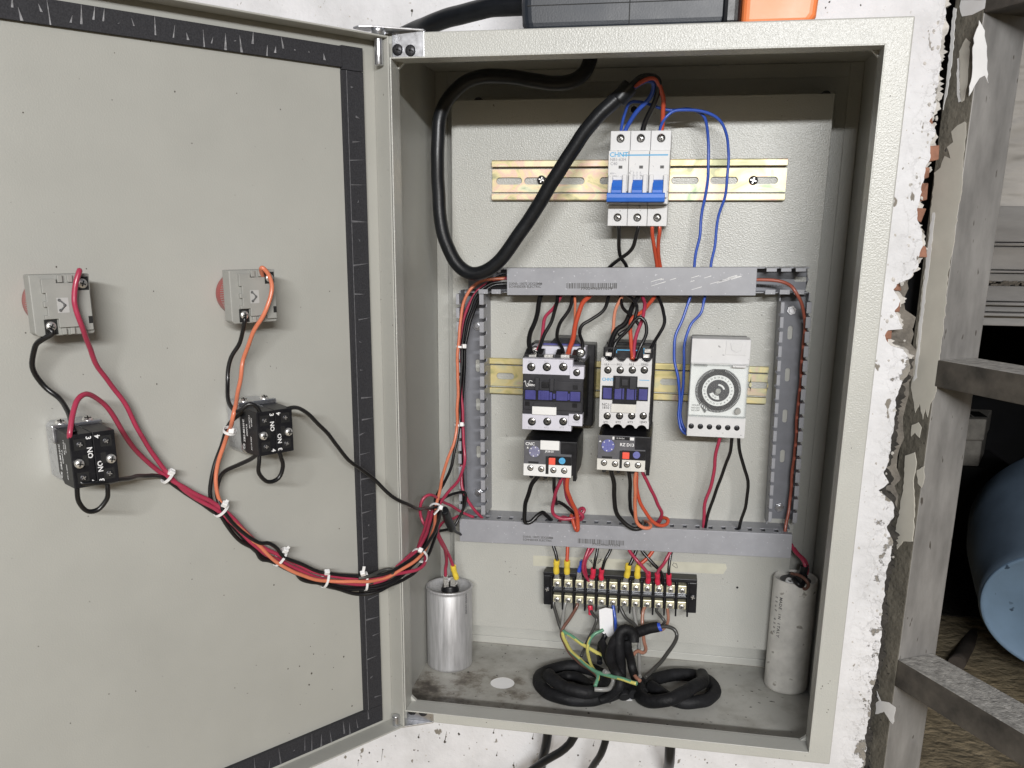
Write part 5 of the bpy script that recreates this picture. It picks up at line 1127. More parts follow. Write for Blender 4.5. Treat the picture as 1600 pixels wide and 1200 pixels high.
wire('black wire curling left from the bottom of the hinge-side switch block', 'black', 1.6, [(404, 702, 44, D_), (402, 709, 44, D_), (388, 719, 34, D_), (357, 733, 16, D_), (344, 748, 10, D_), (338, 772, 9, D_), (350, 800, 13, D_), (380, 832, 14, D_), (404, 848, 15, D_), (419, 848, 15, D_), (432, 856, 15, D_), (443, 870, 16, D_), (467, 880, 17, D_)] + bund(8, -7, 3)[4:], group=GW)
wire('black wire loop hanging under the hinge-side switch block', 'black', 1.6, [(407, 700, 46, D_), (406, 720, 46, D_), (405, 738, 44, D_), (418, 752, 42, D_), (434, 747, 42, D_), (441, 729, 44, D_), (438, 712, 46, D_), (437, 700, 46, D_)])
wire('lone black wire sagging from the hinge-side switch block across the hinge', 'black', 1.6, [(443, 650, 46, D_), (446, 641, 48, D_), (453, 637, 46, D_), (473, 641, 40, D_), (499, 663, 34, D_), (522, 691, 30, D_), (545, 718, 28, D_), (584, 749, 26, D_), (620, 780, -34), (652, 794, 0), (668, 794, 40), (684, 792, 60)], group=GW)
wire('extra black wire coiled along the lower edge of the door loom', 'black', 1.6, [(462, 894, 10, D_), (470, 904, 12, D_), (485, 909, 14, D_), (501, 912, 15, D_), (532, 922, 17, D_), (563, 928, 21, D_), (590, 924, 26, D_), (618, 912, -28), (645, 896, -4), (664, 876, 16), (676, 852, 34), (683, 820, 54), (684, 796, 64)], group=GW)
wire('crimson wire looping out beside the fifth tie of the door loom', 'crimson', 1.7, [(600, 901, -38), (618, 897, -32), (636, 893, -22), (652, 890, -12), (663, 881, -2), (664, 868, 8), (655, 858, 6), (640, 868, -8), (620, 886, -26)], group=GW)
wire('dark wire crossing the middle of the door loom', 'darkgrey', 1.6, [(560, 903, 24, D_), (575, 901, 27, D_), (597, 892, -42), (610, 890, -38), (614, 894, -36), (600, 905, -36), (575, 912, 24, D_)], group=GW)
# cable ties: a band round the bundle, a head and a tail
def tie(label, p, q, r, head, tail=None):
    c = pt(p); d_ = (pt(q)-c).normalized(); t = Thing('cable_tie', label, 'cable tie', c, group='white cable ties on the wires')
    a = d_.orthogonal().normalized(); b = d_.cross(a); n = 20; vs = []
    rx, ry = r if isinstance(r, tuple) else (r, r)
    v = V((0, 0, 1)); v = (v-d_*v.dot(d_)).normalized() if abs(d_.z) < .9 else (V((1, 0, 0))-d_*d_.x).normalized(); w_ = d_.cross(v)
    for k in range(n):
        an = 2*math.pi*k/n
        for (e, s_) in ((0, -1.0), (0, 1.0), (.7, 1.0), (.7, -1.0)): vs.append(c+v*math.cos(an)*(rx+e)+w_*math.sin(an)*(ry+e)+d_*s_)
    fs = []
    for k in range(n):
        m_ = (k+1) % n
        for j in range(4): fs.append((k*4+j, k*4+(j+1) % 4, m_*4+(j+1) % 4, m_*4+j))
    mb = MB(); mb.add(vs, fs, 0, False); t.part('band', mb, 'tie', bevel=0)
    h = pt(head); u = (h-c).normalized(); s1 = d_; s2 = u.cross(s1).normalized(); s1 = s2.cross(u)
    H = lambda o, l, ww, hh: [o-s1*ww-s2*hh, o+s1*ww-s2*hh, o+s1*ww+s2*hh, o-s1*ww+s2*hh, o+u*l-s1*ww-s2*hh, o+u*l+s1*ww-s2*hh, o+u*l+s1*ww+s2*hh, o+u*l-s1*ww+s2*hh]
    t.part('head', MB().hexa(H(h-u*2.1, 4.4, 2.1, 1.9)), 'tie', bevel=0.6)
    if tail:
        e = pt(tail); u2 = (e-h); L = u2.length; u = u2.normalized(); s2 = u.cross(d_).normalized(); s1 = s2.cross(u)
        t.part('tail', MB().hexa(H(h, L, 1.2, .6)), 'tie', bevel=0.2)
    return t
tie('white cable tie where two crimson wires meet the black one on the door', (262, 744, 10, D_), (300, 773, 9, D_), (5.5, 4), (268, 738, 13, D_), (272, 733, 14, D_))
tie('white cable tie round the loom just below the orange wire on the door', (346, 796, 10, D_), (385, 832, 10, D_), (6.5, 5), (351, 788, 15, D_), (356, 781, 16, D_))
tie('small white cable tie holding the orange wire to the black wire by the switch', (359, 673, 24, D_), (352, 700, 18, D_), (4.2, 5), (361, 673, 29, D_))
tie('white cable tie with its head up, first along the sagging loom', (438, 870, 11, D_), (470, 890, 12, D_), (8, 5.5), (446, 860, 17, D_), (452, 854, 18, D_))
tie('white cable tie with a square head, midway on the sagging loom', (508, 904, 15, D_), (550, 909, 19, D_), (7.5, 5.5), (511, 894, 21, D_), (514, 891, 22, D_))
tie('white cable tie with an upright tail, over the black foam of the door', (571, 908, 22, D_), (592, 906, 26, D_), (8, 5.5), (567, 896, 28, D_), (569, 885, 29, D_))
tie('white cable tie on the rising loom beside the metal can capacitor', (656, 868, -2), (672, 840, 20), (7.5, 7), (657, 860, -14))
tie('white cable tie at the top of the loom beside the left duct', (681, 795, 58), (687, 770, 78), (6.5, 6), (688, 793, 46), (678, 804, 44))

# --- left duct wires
GL = 'wires climbing the left duct'
wire('orange wire climbing the left duct', 'orange', 1.6, [(681, 798, 56), (683, 782, 66), (697, 726, 96), (713, 676, 112), (715, 630, 114), (715, 572, 116), (717, 526, 118), (721, 488, 120), (730, 461, 122), (742, 446, 124), (760, 437, 128), (800, 434, 134)], group=GL)
wire('crimson wire climbing the left duct beside the orange one', 'crimson', 1.6, [(684, 796, 64), (690, 782, 74), (715, 752, 98), (726, 718, 116), (724, 676, 120), (721, 615, 124), (720, 553, 126), (723, 515, 128), (729, 484, 129), (741, 461, 130), (756, 446, 132), (775, 437, 134), (800, 432, 136)], group=GL)
wire('black wire climbing the left duct, nearest the orange one', 'black', 1.6, [(679, 798, 58), (683, 775, 74), (706, 726, 100), (717, 664, 116), (719, 615, 119), (722, 553, 122), (727, 507, 124), (735, 480, 126), (748, 457, 127), (770, 442, 130), (800, 439, 134)], group=GL)
wire('black wire climbing the left duct, on its right', 'black', 1.6, [(722, 804, 120), (723, 760, 122), (721, 700, 124), (722, 650, 124), (726, 560, 126), (731, 520, 128), (739, 487, 130), (752, 462, 130), (770, 447, 132), (800, 443, 136)], group=GL)
wire('crimson wire dropping into the foot of the left duct', 'crimson', 1.6, [(720, 690, 126), (721, 720, 124), (722, 756, 118), (730, 780, 116), (740, 796, 118), (750, 806, 124), (760, 815, 132)], group=GL)
for k, (cl_, py, nm) in enumerate((('black', 428, 'black wire end entering the upper duct, topmost'), ('crimson', 433, 'crimson wire end entering the upper duct'), ('grey', 438, 'pale grey wire end entering the upper duct'))):
    wire(nm, cl_, 1.4, [(750, 452+k*3, 132), (768, 440+k*2, 132), (785, py+2, 132), (806, py, 133)], group='wire ends entering the upper duct')
tie('upper small white cable tie round the wires in the left duct', (720, 541, 121), (718, 560, 121), (4.5, 5), (725, 541, 114))
tie('lower small white cable tie round the wires in the left duct', (718, 663, 118), (716, 690, 118), (4.5, 5), (721, 663, 110))
wire('crimson wire curling left round the loom top', 'crimson', 1.5, [(740, 808, 116), (722, 800, 108), (696, 786, 84), (676, 774, 60), (662, 778, 52), (657, 792, 50), (659, 810, 50), (668, 828, 46)], group='loose loops by the left duct')
wire('crimson wire looping low between the loom and the lower duct', 'crimson', 1.5, [(716, 806, 112), (704, 812, 100), (692, 816, 86), (684, 826, 74), (683, 838, 66)], group='loose loops by the left duct')
wire('black wire making a wide loop beside the left duct', 'black', 1.5, [(684, 790, 66), (690, 780, 76), (706, 772, 94), (722, 769, 104), (728, 774, 106), (725, 792, 106), (716, 812, 104), (704, 826, 98), (684, 830, 84)], group='loose loops by the left duct')
wire('black taped splice sticking out below the loom tie', 'black', 1.5, [(688, 794, 60), (694, 798, 66), (701, 812, 82), (706, 824, 94), (712, 830, 104), (722, 836, 118)], extra=(('tape_sleeve', (694, 797, 64), (706, 826, 94), 4.2, 'rubber'),))

# --- supply cable
def cable(label, pts, r, mt='rubber', **k): return wire(label, 'black', r, pts, cat='cable', n=14, sub=7, name='cable', mtl=mt, **k)
cable('thick black supply cable looping down to the breaker', [(924, 80, 118), (921, 95, 116), (911, 116, 112), (885, 129, 110), (840, 127, 110), (790, 119, 112), (752, 120, 112), (722, 132, 112), (698, 158, 112), (686, 190, 112), (684, 240, 110), (685, 300, 104), (691, 358, 98), (706, 400, 94), (728, 424, 92), (750, 427, 90), (776, 411, 88), (806, 374, 86), (850, 306, 82), (892, 238, 78), (932, 184, 76), (974, 145, 76)], 6.3,
      extra=(('end_sleeve', (965, 157, 76), (985, 134, 77), 7.1, 'rubber'),))
cable('black cable arching from the cabinet roof to the plastic case', [(560, 90, 150), (640, 52, 130), (672, 38, 110), (715, 24, 95), (765, 12, 80), (815, 8, 72), (835, 8, 70)], [8, 8, 8, 8, 8, 8, 8])
GS = 'conductors of the supply cable'
wire('black conductor arching from the cable end to the middle pole', 'black', 2.3, [(982, 138, 77), (1000, 122, 80), (1017, 117, 84), (1028, 126, 88), (1027, 146, 94), (1020, 168, 100), (1010, 188, 106), (1005, 203, 108), (1004, 212, 108)], group=GS)
wire('dark blue conductor arching from the cable end to the left pole', 'blue', 2.0, [(984, 142, 77), (1000, 130, 84), (1013, 126, 88), (1021, 132, 92), (1016, 150, 96), (1000, 170, 100), (984, 191, 106), (977, 204, 108), (975, 212, 108)], group=GS)
wire('red conductor bending down to the right pole', 'vermilion', 2.0, [(990, 136, 79), (1012, 122, 82), (1026, 124, 86), (1033, 145, 94), (1037, 166, 100), (1036, 190, 106), (1034, 204, 108), (1034, 212, 108)], group=GS)
GB = 'thin blue wires from the breaker to the timer'
wire('thin blue wire from the left pole, ending lower at the timer', 'blue', 1.35, [(970, 210, 108), (972, 198, 106), (976, 176, 102), (983, 161, 100), (998, 159, 104), (1022, 166, 108), (1050, 172, 112), (1076, 170, 114), (1098, 181, 118), (1106, 202, 122), (1107, 230, 124), (1106, 267, 124), (1104, 300, 126), (1097, 330, 128), (1093, 367, 128), (1087, 400, 128), (1085, 420, 128), (1083, 450, 128), (1078, 464, 128), (1067, 498, 124), (1055, 528, 120), (1053, 558, 118), (1060, 592, 116), (1062, 617, 116), (1060, 648, 114), (1064, 670, 112), (1075, 679, 110), (1086, 676, 112)], group=GB)
wire('thin blue wire from the right pole, the outer one', 'blue', 1.35, [(1030, 210, 108), (1032, 198, 106), (1040, 183, 104), (1056, 172, 106), (1086, 173, 110), (1110, 178, 114), (1126, 190, 118), (1135, 212, 122), (1139, 242, 124), (1136, 280, 124), (1131, 312, 126), (1122, 342, 128), (1118, 377, 128), (1112, 404, 128), (1110, 424, 128), (1106, 450, 128), (1100, 470, 128), (1094, 490, 126), (1078, 510, 122), (1070, 540, 120), (1068, 584, 118), (1066, 622, 117), (1063, 650, 116), (1070, 672, 114), (1084, 677, 114)], group=GB)
GM = 'wires from the breaker into the upper duct'
wire('black wire from the left pole, slanting right into the upper duct', 'black', 1.75, [(966, 348, 106), (967, 360, 106), (966, 382, 112), (970, 400, 120), (978, 414, 128), (982, 430, 132)], group=GM)
wire('black wire from the middle pole, slanting left into the upper duct', 'black', 1.75, [(997, 348, 106), (997, 360, 106), (990, 384, 110), (974, 400, 116), (957, 413, 124), (945, 428, 132)], group=GM)
wire('orange-red wire from the right pole into the upper duct', 'vermilion', 1.75, [(1020, 348, 106), (1020, 360, 106), (1021, 385, 114), (1026, 412, 126), (1028, 430, 132)], group=GM)
wire('red wire beside the orange-red one, from the right pole into the duct', 'vermilion', 1.75, [(1030, 348, 106), (1030, 362, 106), (1028, 388, 116), (1032, 412, 127), (1033, 430, 132)], group=GM)

# --- upper duct to contactors
GC = 'wires from the upper duct to the large contactor'; GN = 'wires from the upper duct to the small contactor'
def up(label, col, r, pts, g): wire(label, col, r, [(pts[0][0]+2, pts[0][1]-16, 134), (pts[0][0], pts[0][1], 130)]+list(pts[1:]), group=g)
up('thick black wire to the first terminal of the large contactor', 'black', 2.3, [(847, 459), (841, 477, 122), (836, 502, 112), (829, 519, 104), (828, 537, 94), (831, 556, 86)], GC)
up('crimson wire to the coil terminal of the large contactor', 'crimson', 1.7, [(878, 459), (868, 478, 122), (853, 494, 114), (848, 512, 108), (845, 537, 100), (838, 548, 96)], GC)
up('black wire crossing the crimson one above the large contactor', 'black', 1.75, [(872, 459), (870, 475, 118), (861, 502, 108), (849, 527, 100), (843, 546, 92), (842, 558, 86)], GC)
up('black wire curving to the middle terminals of the large contactor', 'black', 1.75, [(895, 460), (888, 485, 122), (875, 506, 114), (871, 527, 104), (877, 543, 94), (881, 556, 88)], GC)
up('thin orange wire hugging the orange-red one above the large contactor', 'orange', 1.3, [(897, 460), (899, 492, 120), (896, 519, 110), (887, 548, 92), (883, 558, 86)], GC)
up('thick orange-red wire to the right terminal of the large contactor', 'vermilion', 2.3, [(924, 459), (911, 475, 120), (901, 498, 112), (895, 527, 102), (890, 548, 92), (888, 558, 86)], GC)
up('black wire sweeping left to the auxiliary terminal of the large contactor', 'black', 1.7, [(951, 460), (945, 483, 122), (926, 498, 116), (909, 508, 112), (905, 521, 108), (910, 537, 102), (909, 552, 98)], GC)
up('salmon wire curving down to the left of the small contactor', 'salmon', 1.6, [(974, 459), (963, 479, 122), (959, 498, 116), (958, 516, 110), (956, 540, 102)], GN)
up('black wire crossing rightwards above the small contactor', 'black', 1.6, [(970, 462), (974, 481, 118), (983, 492, 112), (992, 500, 108), (1000, 510, 106)], GN)
up('black wire bending over the crimson one above the small contactor', 'black', 1.6, [(980, 459), (990, 469, 116), (996, 481, 110), (993, 495, 106), (984, 510, 102), (966, 524, 98)], GN)
up('thick taped black wire to the first terminal of the small contactor', 'black', 2.5, [(999, 460), (988, 481, 122), (976, 506, 114), (961, 518, 108), (955, 537, 100), (954, 560, 92)], GN)
up('crimson wire to the third terminal of the small contactor', 'crimson', 1.75, [(1004, 459), (1008, 475, 118), (1005, 492, 110), (997, 515, 104), (992, 535, 98), (990, 560, 92)], GN)
up('orange-red wire bending to the third terminal of the small contactor', 'vermilion', 1.9, [(1024, 461), (1007, 483, 116), (989, 497, 108), (985, 512, 104), (987, 537, 98), (988, 562, 91)], GN)
up('black wire swinging wide to the right terminal of the small contactor', 'black', 1.6, [(1028, 460), (1035, 483, 120), (1038, 504, 114), (1030, 523, 108), (1016, 545, 98), (1009, 560, 93)], GN)
wire('black wire arching between two terminals of the small contactor', 'black', 1.6, [(957, 562, 92), (961, 537, 98), (980, 516, 98), (993, 500, 98), (1001, 496, 98), (1009, 505, 98), (1009, 521, 98), (1001, 540, 97), (993, 562, 92)], group=GN)
for px, py, m_ in ((951, 553, 0), (1010, 556, 1), (1012, 548, 2)):
    q = U(px, py, 92)
    cn.part('clamp_jaw', MB().box(q.x-3, q.x+3, 90, 96, q.z-2, q.z+1.6), 'nickel', bevel=0.6)

# --- relays to lower duct
GR = 'wires from the relays into the lower duct'
def dn(label, col, r, pts): wire(label, col, r, pts, group=GR)
dn('thick black wire bowing left below the large relay', 'black', 2.2, [(846, 738, 84), (838, 746, 86), (830, 757, 90), (824, 780, 98), (819, 801, 104), (820, 815, 106), (829, 815, 108), (839, 805, 112), (848, 801, 116), (856, 807, 120), (862, 814, 130)])
dn('black wire straight down behind the crimson loop of the large relay', 'black', 1.8, [(865, 738, 84), (867, 768, 92), (868, 786, 104), (873, 784, 112), (886, 792, 118), (896, 801, 120), (902, 812, 132)])
dn('crimson wire with a long loop below the large relay', 'crimson', 1.8, [(880, 740, 82), (876, 750, 82), (868, 768, 88), (864, 790, 98), (866, 804, 104), (877, 810, 106), (892, 809, 108), (905, 806, 110), (912, 798, 112), (908, 795, 114), (900, 806, 118), (896, 818, 130)])
dn('crimson wire twisted beside the orange-red one below the large relay', 'crimson', 1.8, [(882, 742, 84), (884, 768, 90), (892, 788, 98), (903, 799, 104), (910, 806, 106), (906, 813, 110), (892, 812, 114), (880, 808, 120), (874, 816, 132)])
dn('orange-red wire hanging lowest below the large relay', 'vermilion', 2.1, [(888, 742, 80), (887, 752, 80), (888, 769, 84), (896, 792, 94), (902, 810, 100), (904, 824, 102), (902, 828, 104), (898, 820, 106), (893, 806, 112), (890, 814, 130)])
dn('thick black wire curving right below the small relay', 'black', 2.2, [(955, 728, 86), (956, 738, 86), (959, 764, 92), (962, 793, 100), (972, 815, 104), (988, 826, 106), (1002, 825, 110), (1006, 816, 126)])
dn('black wire straight down below the small relay', 'black', 1.9, [(982, 728, 86), (983, 738, 86), (984, 764, 94), (986, 796, 106), (994, 812, 116), (1000, 818, 130)])
dn('orange wire with a hairpin end below the small relay', 'orange', 1.8, [(995, 728, 84), (994, 738, 84), (992, 768, 90), (992, 796, 98), (996, 816, 102), (1006, 825, 104), (1016, 824, 108), (1013, 815, 116), (1006, 814, 130)])
dn('orange-red wire curving to a ring below the small relay', 'vermilion', 1.8, [(994, 730, 87), (995, 756, 92), (1000, 784, 98), (1013, 808, 104), (1029, 820, 108), (1041, 819, 112), (1044, 812, 116), (1035, 810, 122), (1028, 818, 132)])
dn('crimson wire slanting right below the small relay', 'crimson', 1.7, [(1003, 730, 86), (1006, 742, 88), (1016, 764, 96), (1028, 786, 106), (1034, 801, 114), (1031, 811, 120), (1024, 818, 130)])
GT = 'wires from the timer into the lower duct'
wire('crimson wire from the timer into the lower duct', 'crimson', 1.7, [(1126, 674, 106), (1125, 684, 106), (1118, 714, 112), (1112, 755, 118), (1102, 787, 122), (1099, 819, 126), (1100, 832, 132)], group=GT)
wire('black wire from the timer crossing towards the crimson one', 'black', 1.6, [(1143, 674, 106), (1143, 684, 106), (1139, 714, 112), (1121, 759, 118), (1109, 797, 122), (1102, 822, 126), (1102, 834, 132)], group=GT)
wire('rightmost black wire from the timer into the lower duct', 'black', 1.6, [(1153, 674, 106), (1154, 684, 106), (1157, 714, 112), (1169, 752, 118), (1165, 787, 122), (1156, 822, 126), (1155, 836, 132)], group=GT)
wire('long orange wire following the right duct down', 'brickred', 1.55, [(1150, 440, 128), (1182, 438, 126), (1207, 438, 124), (1227, 442, 122), (1239, 449, 118), (1249, 465, 118), (1255, 484, 124), (1257, 507, 130), (1255, 545, 136), (1250, 600, 138), (1246, 650, 138), (1242, 700, 138), (1238, 745, 138), (1233, 790, 136), (1228, 826, 128), (1226, 840, 128)])

# --- terminal strip, upper side
def crimp(label, col, r, pts, s0, s1, sr, smt, lug0=None, lug1=None, g='crimped wires above the terminal strip'):
    ex = [('crimp_sleeve', s0, s1, sr, smt)]
    if lug0: ex.append(('lug', lug0, lug1, 3.4, 'nickel'))
    wire(label, col, r, pts, group=g, extra=ex)
crimp('black wire with the leftmost yellow sleeve', 'black', 1.75, [(862, 838, 130), (864, 852, 128), (868, 864, 126), (871, 878, 124)], (870, 875, 124), (869.5, 895, 128), 3.2, 'yellow', (870, 894, 129), (870.7, 911, 133))
crimp('orange-red wire with the second yellow sleeve from the left', 'vermilion', 1.9, [(887, 838, 130), (887, 852, 128), (886, 878, 124)], (886, 876, 124), (886, 896, 128), 3.2, 'yellow', (886.3, 895, 129), (886.6, 912, 133))
crimp('stub with a crushed blue sleeve', 'blue', 1.0, [(909, 874, 132), (907, 882, 130)], (908.5, 877, 130), (904.5, 894, 130), 2.1, 'bluesleeve', (905, 893, 130), (905, 912, 133))
wire('crimson wire bowing left to the fourth terminal', 'crimson', 1.7, [(925, 840, 130), (921, 854, 127), (914, 872, 122), (912, 888, 122), (916, 902, 128), (920, 908, 132)], group='crimped wires above the terminal strip')
wire('second crimson wire bowing beside the first to the fourth terminal', 'crimson', 1.7, [(930, 841, 131), (926, 855, 129), (917, 871, 126), (914, 884, 127), (917, 900, 131), (921, 908, 133)], group='crimped wires above the terminal strip')
crimp('black wire with the leftmost red sleeve', 'black', 1.6, [(934, 842, 130), (933, 856, 128), (930, 874, 124), (928, 890, 124)], (927, 888, 124), (925, 903, 128), 2.7, 'redsleeve', (924.5, 902, 129), (923, 914, 133))
crimp('black wire with the second red sleeve from the left', 'black', 1.6, [(956, 844, 130), (953, 860, 128), (946, 876, 124), (941, 890, 124)], (940, 889, 124), (940, 905, 128), 2.7, 'redsleeve', (940, 904, 129), (939.6, 915, 133))
crimp('black wire with the third yellow sleeve from the left', 'black', 1.8, [(998, 846, 131), (995, 860, 128), (986, 878, 124), (982, 885, 123)], (982, 882, 123), (979, 901, 128), 3.2, 'yellow', (978.5, 900, 129), (976, 917, 133))
crimp('orange-red wire with the rightmost yellow sleeve', 'vermilion', 1.9, [(1024, 848, 132), (1019, 861, 130), (1006, 876, 127), (998, 885, 125)], (998.5, 882, 125), (996, 902, 128), 3.2, 'yellow', (995.5, 901, 129), (994, 918, 133))
crimp('crimson wire crossing right to the third red sleeve', 'crimson', 1.75, [(979, 845, 128), (983, 860, 124), (995, 875, 119), (1007, 887, 120), (1012.5, 898, 122)], (1012.6, 895, 122), (1012.3, 910, 128), 2.7, 'redsleeve', (1012.2, 909, 129), (1012, 919, 133))
crimp('crimson wire crossing left to the fourth red sleeve', 'crimson', 1.75, [(1050, 850, 128), (1047, 863, 124), (1039, 878, 120), (1030, 890, 121), (1027, 898, 122)], (1027, 896, 122), (1028, 912, 128), 2.7, 'redsleeve', (1028.2, 911, 129), (1030, 921, 133))
wire('black wire crossing behind the crimson one to the tenth terminal', 'black', 1.7, [(1000, 847, 132), (1003, 861, 129), (1019, 879, 126), (1031, 892, 127), (1036, 907, 130), (1036, 916, 133)], group='crimped wires above the terminal strip')
crimp('black wire with the rightmost red sleeve', 'black', 1.6, [(1050, 854, 131), (1048, 868, 128), (1045.5, 886, 124), (1045, 900, 123)], (1045, 897, 123), (1045.8, 913, 128), 2.7, 'redsleeve', (1046, 912, 129), (1047.6, 922, 133))

# --- terminal strip, lower side
GU = 'wires leaving the terminal strip downwards'
wire('black wire from the first lower terminal', 'darkgrey', 1.8, [(866, 934, 134), (866, 946, 131), (871, 965, 130), (877, 984, 128), (879, 992, 126)], group=GU)
wire('grey wire from the second lower terminal', 'grey', 1.9, [(884, 936, 134), (882, 947, 131), (880, 962, 130), (879, 982, 128), (879, 990, 126)], group=GU)
wire('long brown wire from the third lower terminal down to the left coil', 'brown', 1.8, [(903, 938, 134), (900, 949, 130), (891, 964, 129), (882, 979, 127), (878, 992, 124), (881, 1004, 120), (889, 1018, 112), (903, 1033, 98), (917, 1043, 84), (929, 1051, 72), (933, 1060, 64), (929, 1070, 58)], group=GU)
wire('black wire from the red sleeve under the fourth terminal', 'darkgrey', 1.7, [(922, 952, 132), (927, 960, 128), (933, 968, 124), (928, 980, 122), (920, 996, 120), (914, 1010, 116), (908, 1026, 108)], group=GU, extra=(('crimp_sleeve', (922, 946, 133), (923, 961, 131), 2.7, 'redsleeve'),))
wire('blue wire from the sixth lower terminal', 'blue', 1.7, [(958, 938, 134), (959, 950, 130), (961, 968, 126), (962, 984, 118), (964, 996, 112)], group=GU)
wire('dark wire from the seventh lower terminal', 'darkgrey', 1.8, [(973, 942, 134), (969, 949, 131), (977, 965, 127), (990, 974, 122), (997, 984, 116)], group=GU)
wire('grey wire from the eighth lower terminal down to the coil crossing', 'grey', 1.9, [(991, 944, 134), (991, 955, 130), (994, 972, 124), (998, 1000, 112), (999, 1028, 96), (1000, 1058, 74)], group=GU)
wire('copper-brown wire with an S-bend from the ninth lower terminal', 'copper_brown', 1.9, [(1010, 946, 134), (1005, 956, 129), (1004, 977, 124), (1005, 1000, 114), (1009, 1014, 106), (1005, 1020, 100), (996, 1018, 96), (988, 1028, 88), (986, 1042, 78), (991, 1055, 68), (1000, 1064, 60)], group=GU)
wire('black wire curling under the tenth lower terminal', 'darkgrey', 1.6, [(1029, 947, 134), (1025, 954, 131), (1033, 964, 126), (1038, 971, 124), (1033, 978, 118), (1024, 981, 112)], group=GU)
wire('copper-brown wire curling under the eleventh lower terminal', 'copper_brown', 1.6, [(1042, 947, 134), (1043, 956, 130), (1044, 970, 124), (1041, 980, 116), (1033, 985, 108)], group=GU)
cable('black jacket end with a blue tape band, pointing right', [(972, 1010, 112), (980, 998, 110), (995, 989, 110), (1012, 984, 109), (1029, 979, 108)], 5.4, 'dustyrubber', extra=(('tape_band', (1027, 980, 108), (1033, 979, 108), 4.6, 'bluesleeve'),))
wire('dark wire bending from the blue tape down to the right coil', 'darkgrey', 2.0, [(1028, 980, 107), (1042, 980, 106), (1054, 984, 104), (1058, 994, 102), (1052, 1008, 94), (1037, 1028, 82), (1020, 1047, 66), (1008, 1058, 56)])
solo('paper_tag', MB().prism([(U(936, 952, 122).x, U(936, 952, 122).z), (U(946, 950, 122).x, U(946, 950, 122).z+.8), (U(957, 951, 122).x, U(957, 951, 122).z), (U(958, 978, 120).x, U(958, 978, 120).z), (U(959, 992, 120).x, U(959, 992, 120).z), (U(951, 996, 120).x, U(951, 996, 120).z), (U(942, 990, 120).x, U(942, 990, 120).z), (U(937, 985, 120).x, U(937, 985, 120).z)], 120.5, 121.6), 'paper', 'white paper tape tag hanging under the terminal strip', 'tag', bevel=0.3)
wire('black taped stub behind the white paper tag', 'black', 3.0, [(947, 985, 124), (944, 995, 122), (938, 1006, 116), (937, 1020, 106), (937, 1036, 92)], mtl='rubber')
# thick cables coiled on the floor
z_ = 'z'
cable('thick black cable standing up in the middle and bending right', [(976, 1090, 7, z_), (972, 1074, 14, z_), (970, 1056, 66), (968, 1030, 80), (967, 1005, 92), (970, 990, 98), (978, 984, 100), (988, 990, 102), (990, 1004, 100)], 5.6, 'dustyrubber')
cable('thick black cable curving up to the left of the standing one', [(990, 1086, 9, z_), (981, 1072, 12, z_), (968, 1058, 58), (957, 1040, 70), (953, 1020, 82), (958, 1004, 92), (966, 994, 98), (974, 990, 102)], 5.0, 'dustyrubber')
cable('thick black cable coiled flat on the floor, on the left', [(966, 1082, 7, z_), (950, 1088, 7.2, z_), (925, 1093, 7.2, z_), (900, 1094, 7.2, z_), (872, 1089, 7.2, z_), (850, 1078, 7.2, z_), (842, 1064, 7.2, z_), (850, 1051, 7.2, z_), (874, 1043, 7.2, z_), (905, 1042, 7, z_), (930, 1048, 8, z_), (944, 1060, 10, z_), (940, 1076, 14, z_), (915, 1082, 17, z_), (885, 1074, 19, z_), (863, 1061, 20, z_), (857, 1054, 20, z_)], 6.6, 'dustyrubber')
cable('inner turn of black cable within the left coil', [(867, 1062, 7, z_), (885, 1056, 7, z_), (905, 1060, 7, z_), (920, 1070, 9, z_), (930, 1073, 14, z_)], 5.4, 'dustyrubber')
cable('thick black cable coiled flat on the floor, on the right', [(1004, 1069, 10, z_), (1020, 1062, 8, z_), (1045, 1056, 7.2, z_), (1078, 1054, 7.2, z_), (1105, 1064, 7.2, z_), (1116, 1080, 7.2, z_), (1104, 1094, 7.2, z_), (1075, 1098, 7.2, z_), (1045, 1090, 8, z_), (1015, 1072, 10, z_)], 6.6, 'dustyrubber')
cable('upper turn of black cable lying across the right coil', [(1000, 1072, 9, z_), (1003, 1090, 9, z_), (1020, 1097, 12, z_), (1046, 1093, 18, z_), (1070, 1081, 20, z_), (1090, 1070, 20, z_), (1099, 1062, 18, z_), (1096, 1054, 12, z_)], 6.6, 'dustyrubber')
cable('black cable tail knotted between the coils', [(938, 1094, 9, z_), (955, 1086, 16, z_), (968, 1070, 30, z_), (964, 1050, 66), (952, 1034, 84), (944, 1018, 96), (940, 1004, 106)], 4.2, 'dustyrubber')
cable('short black cable stub slanting behind the right coil', [(1006, 1082, 10, z_), (996, 1064, 14, z_), (988, 1046, 68), (984, 1024, 84), (980, 1004, 96)], 4.4, 'dustyrubber')
wire('green and yellow earth wire crossing to the right coil', 'greenyellow', 2.0, [(879, 988, 122), (884, 1002, 114), (898, 1024, 96), (920, 1042, 78), (945, 1054, 62), (970, 1061, 50), (995, 1068, 42)], cat='earth wire', group='green and yellow earth wires')
wire('green and yellow earth wire ending behind the standing cable', 'greenyellow', 2.0, [(880, 986, 123), (890, 992, 118), (904, 1004, 112), (922, 1014, 106), (942, 1023, 100), (956, 1027, 98)], cat='earth wire', group='green and yellow earth wires')
wire('green and yellow earth wire curling down from behind the tag', 'greenyellow', 1.8, [(943, 984, 118), (930, 990, 116), (921, 1002, 110), (918, 1018, 102), (921, 1034, 88), (930, 1048, 74), (935, 1058, 64), (930, 1072, 54)], cat='earth wire', group='green and yellow earth wires')
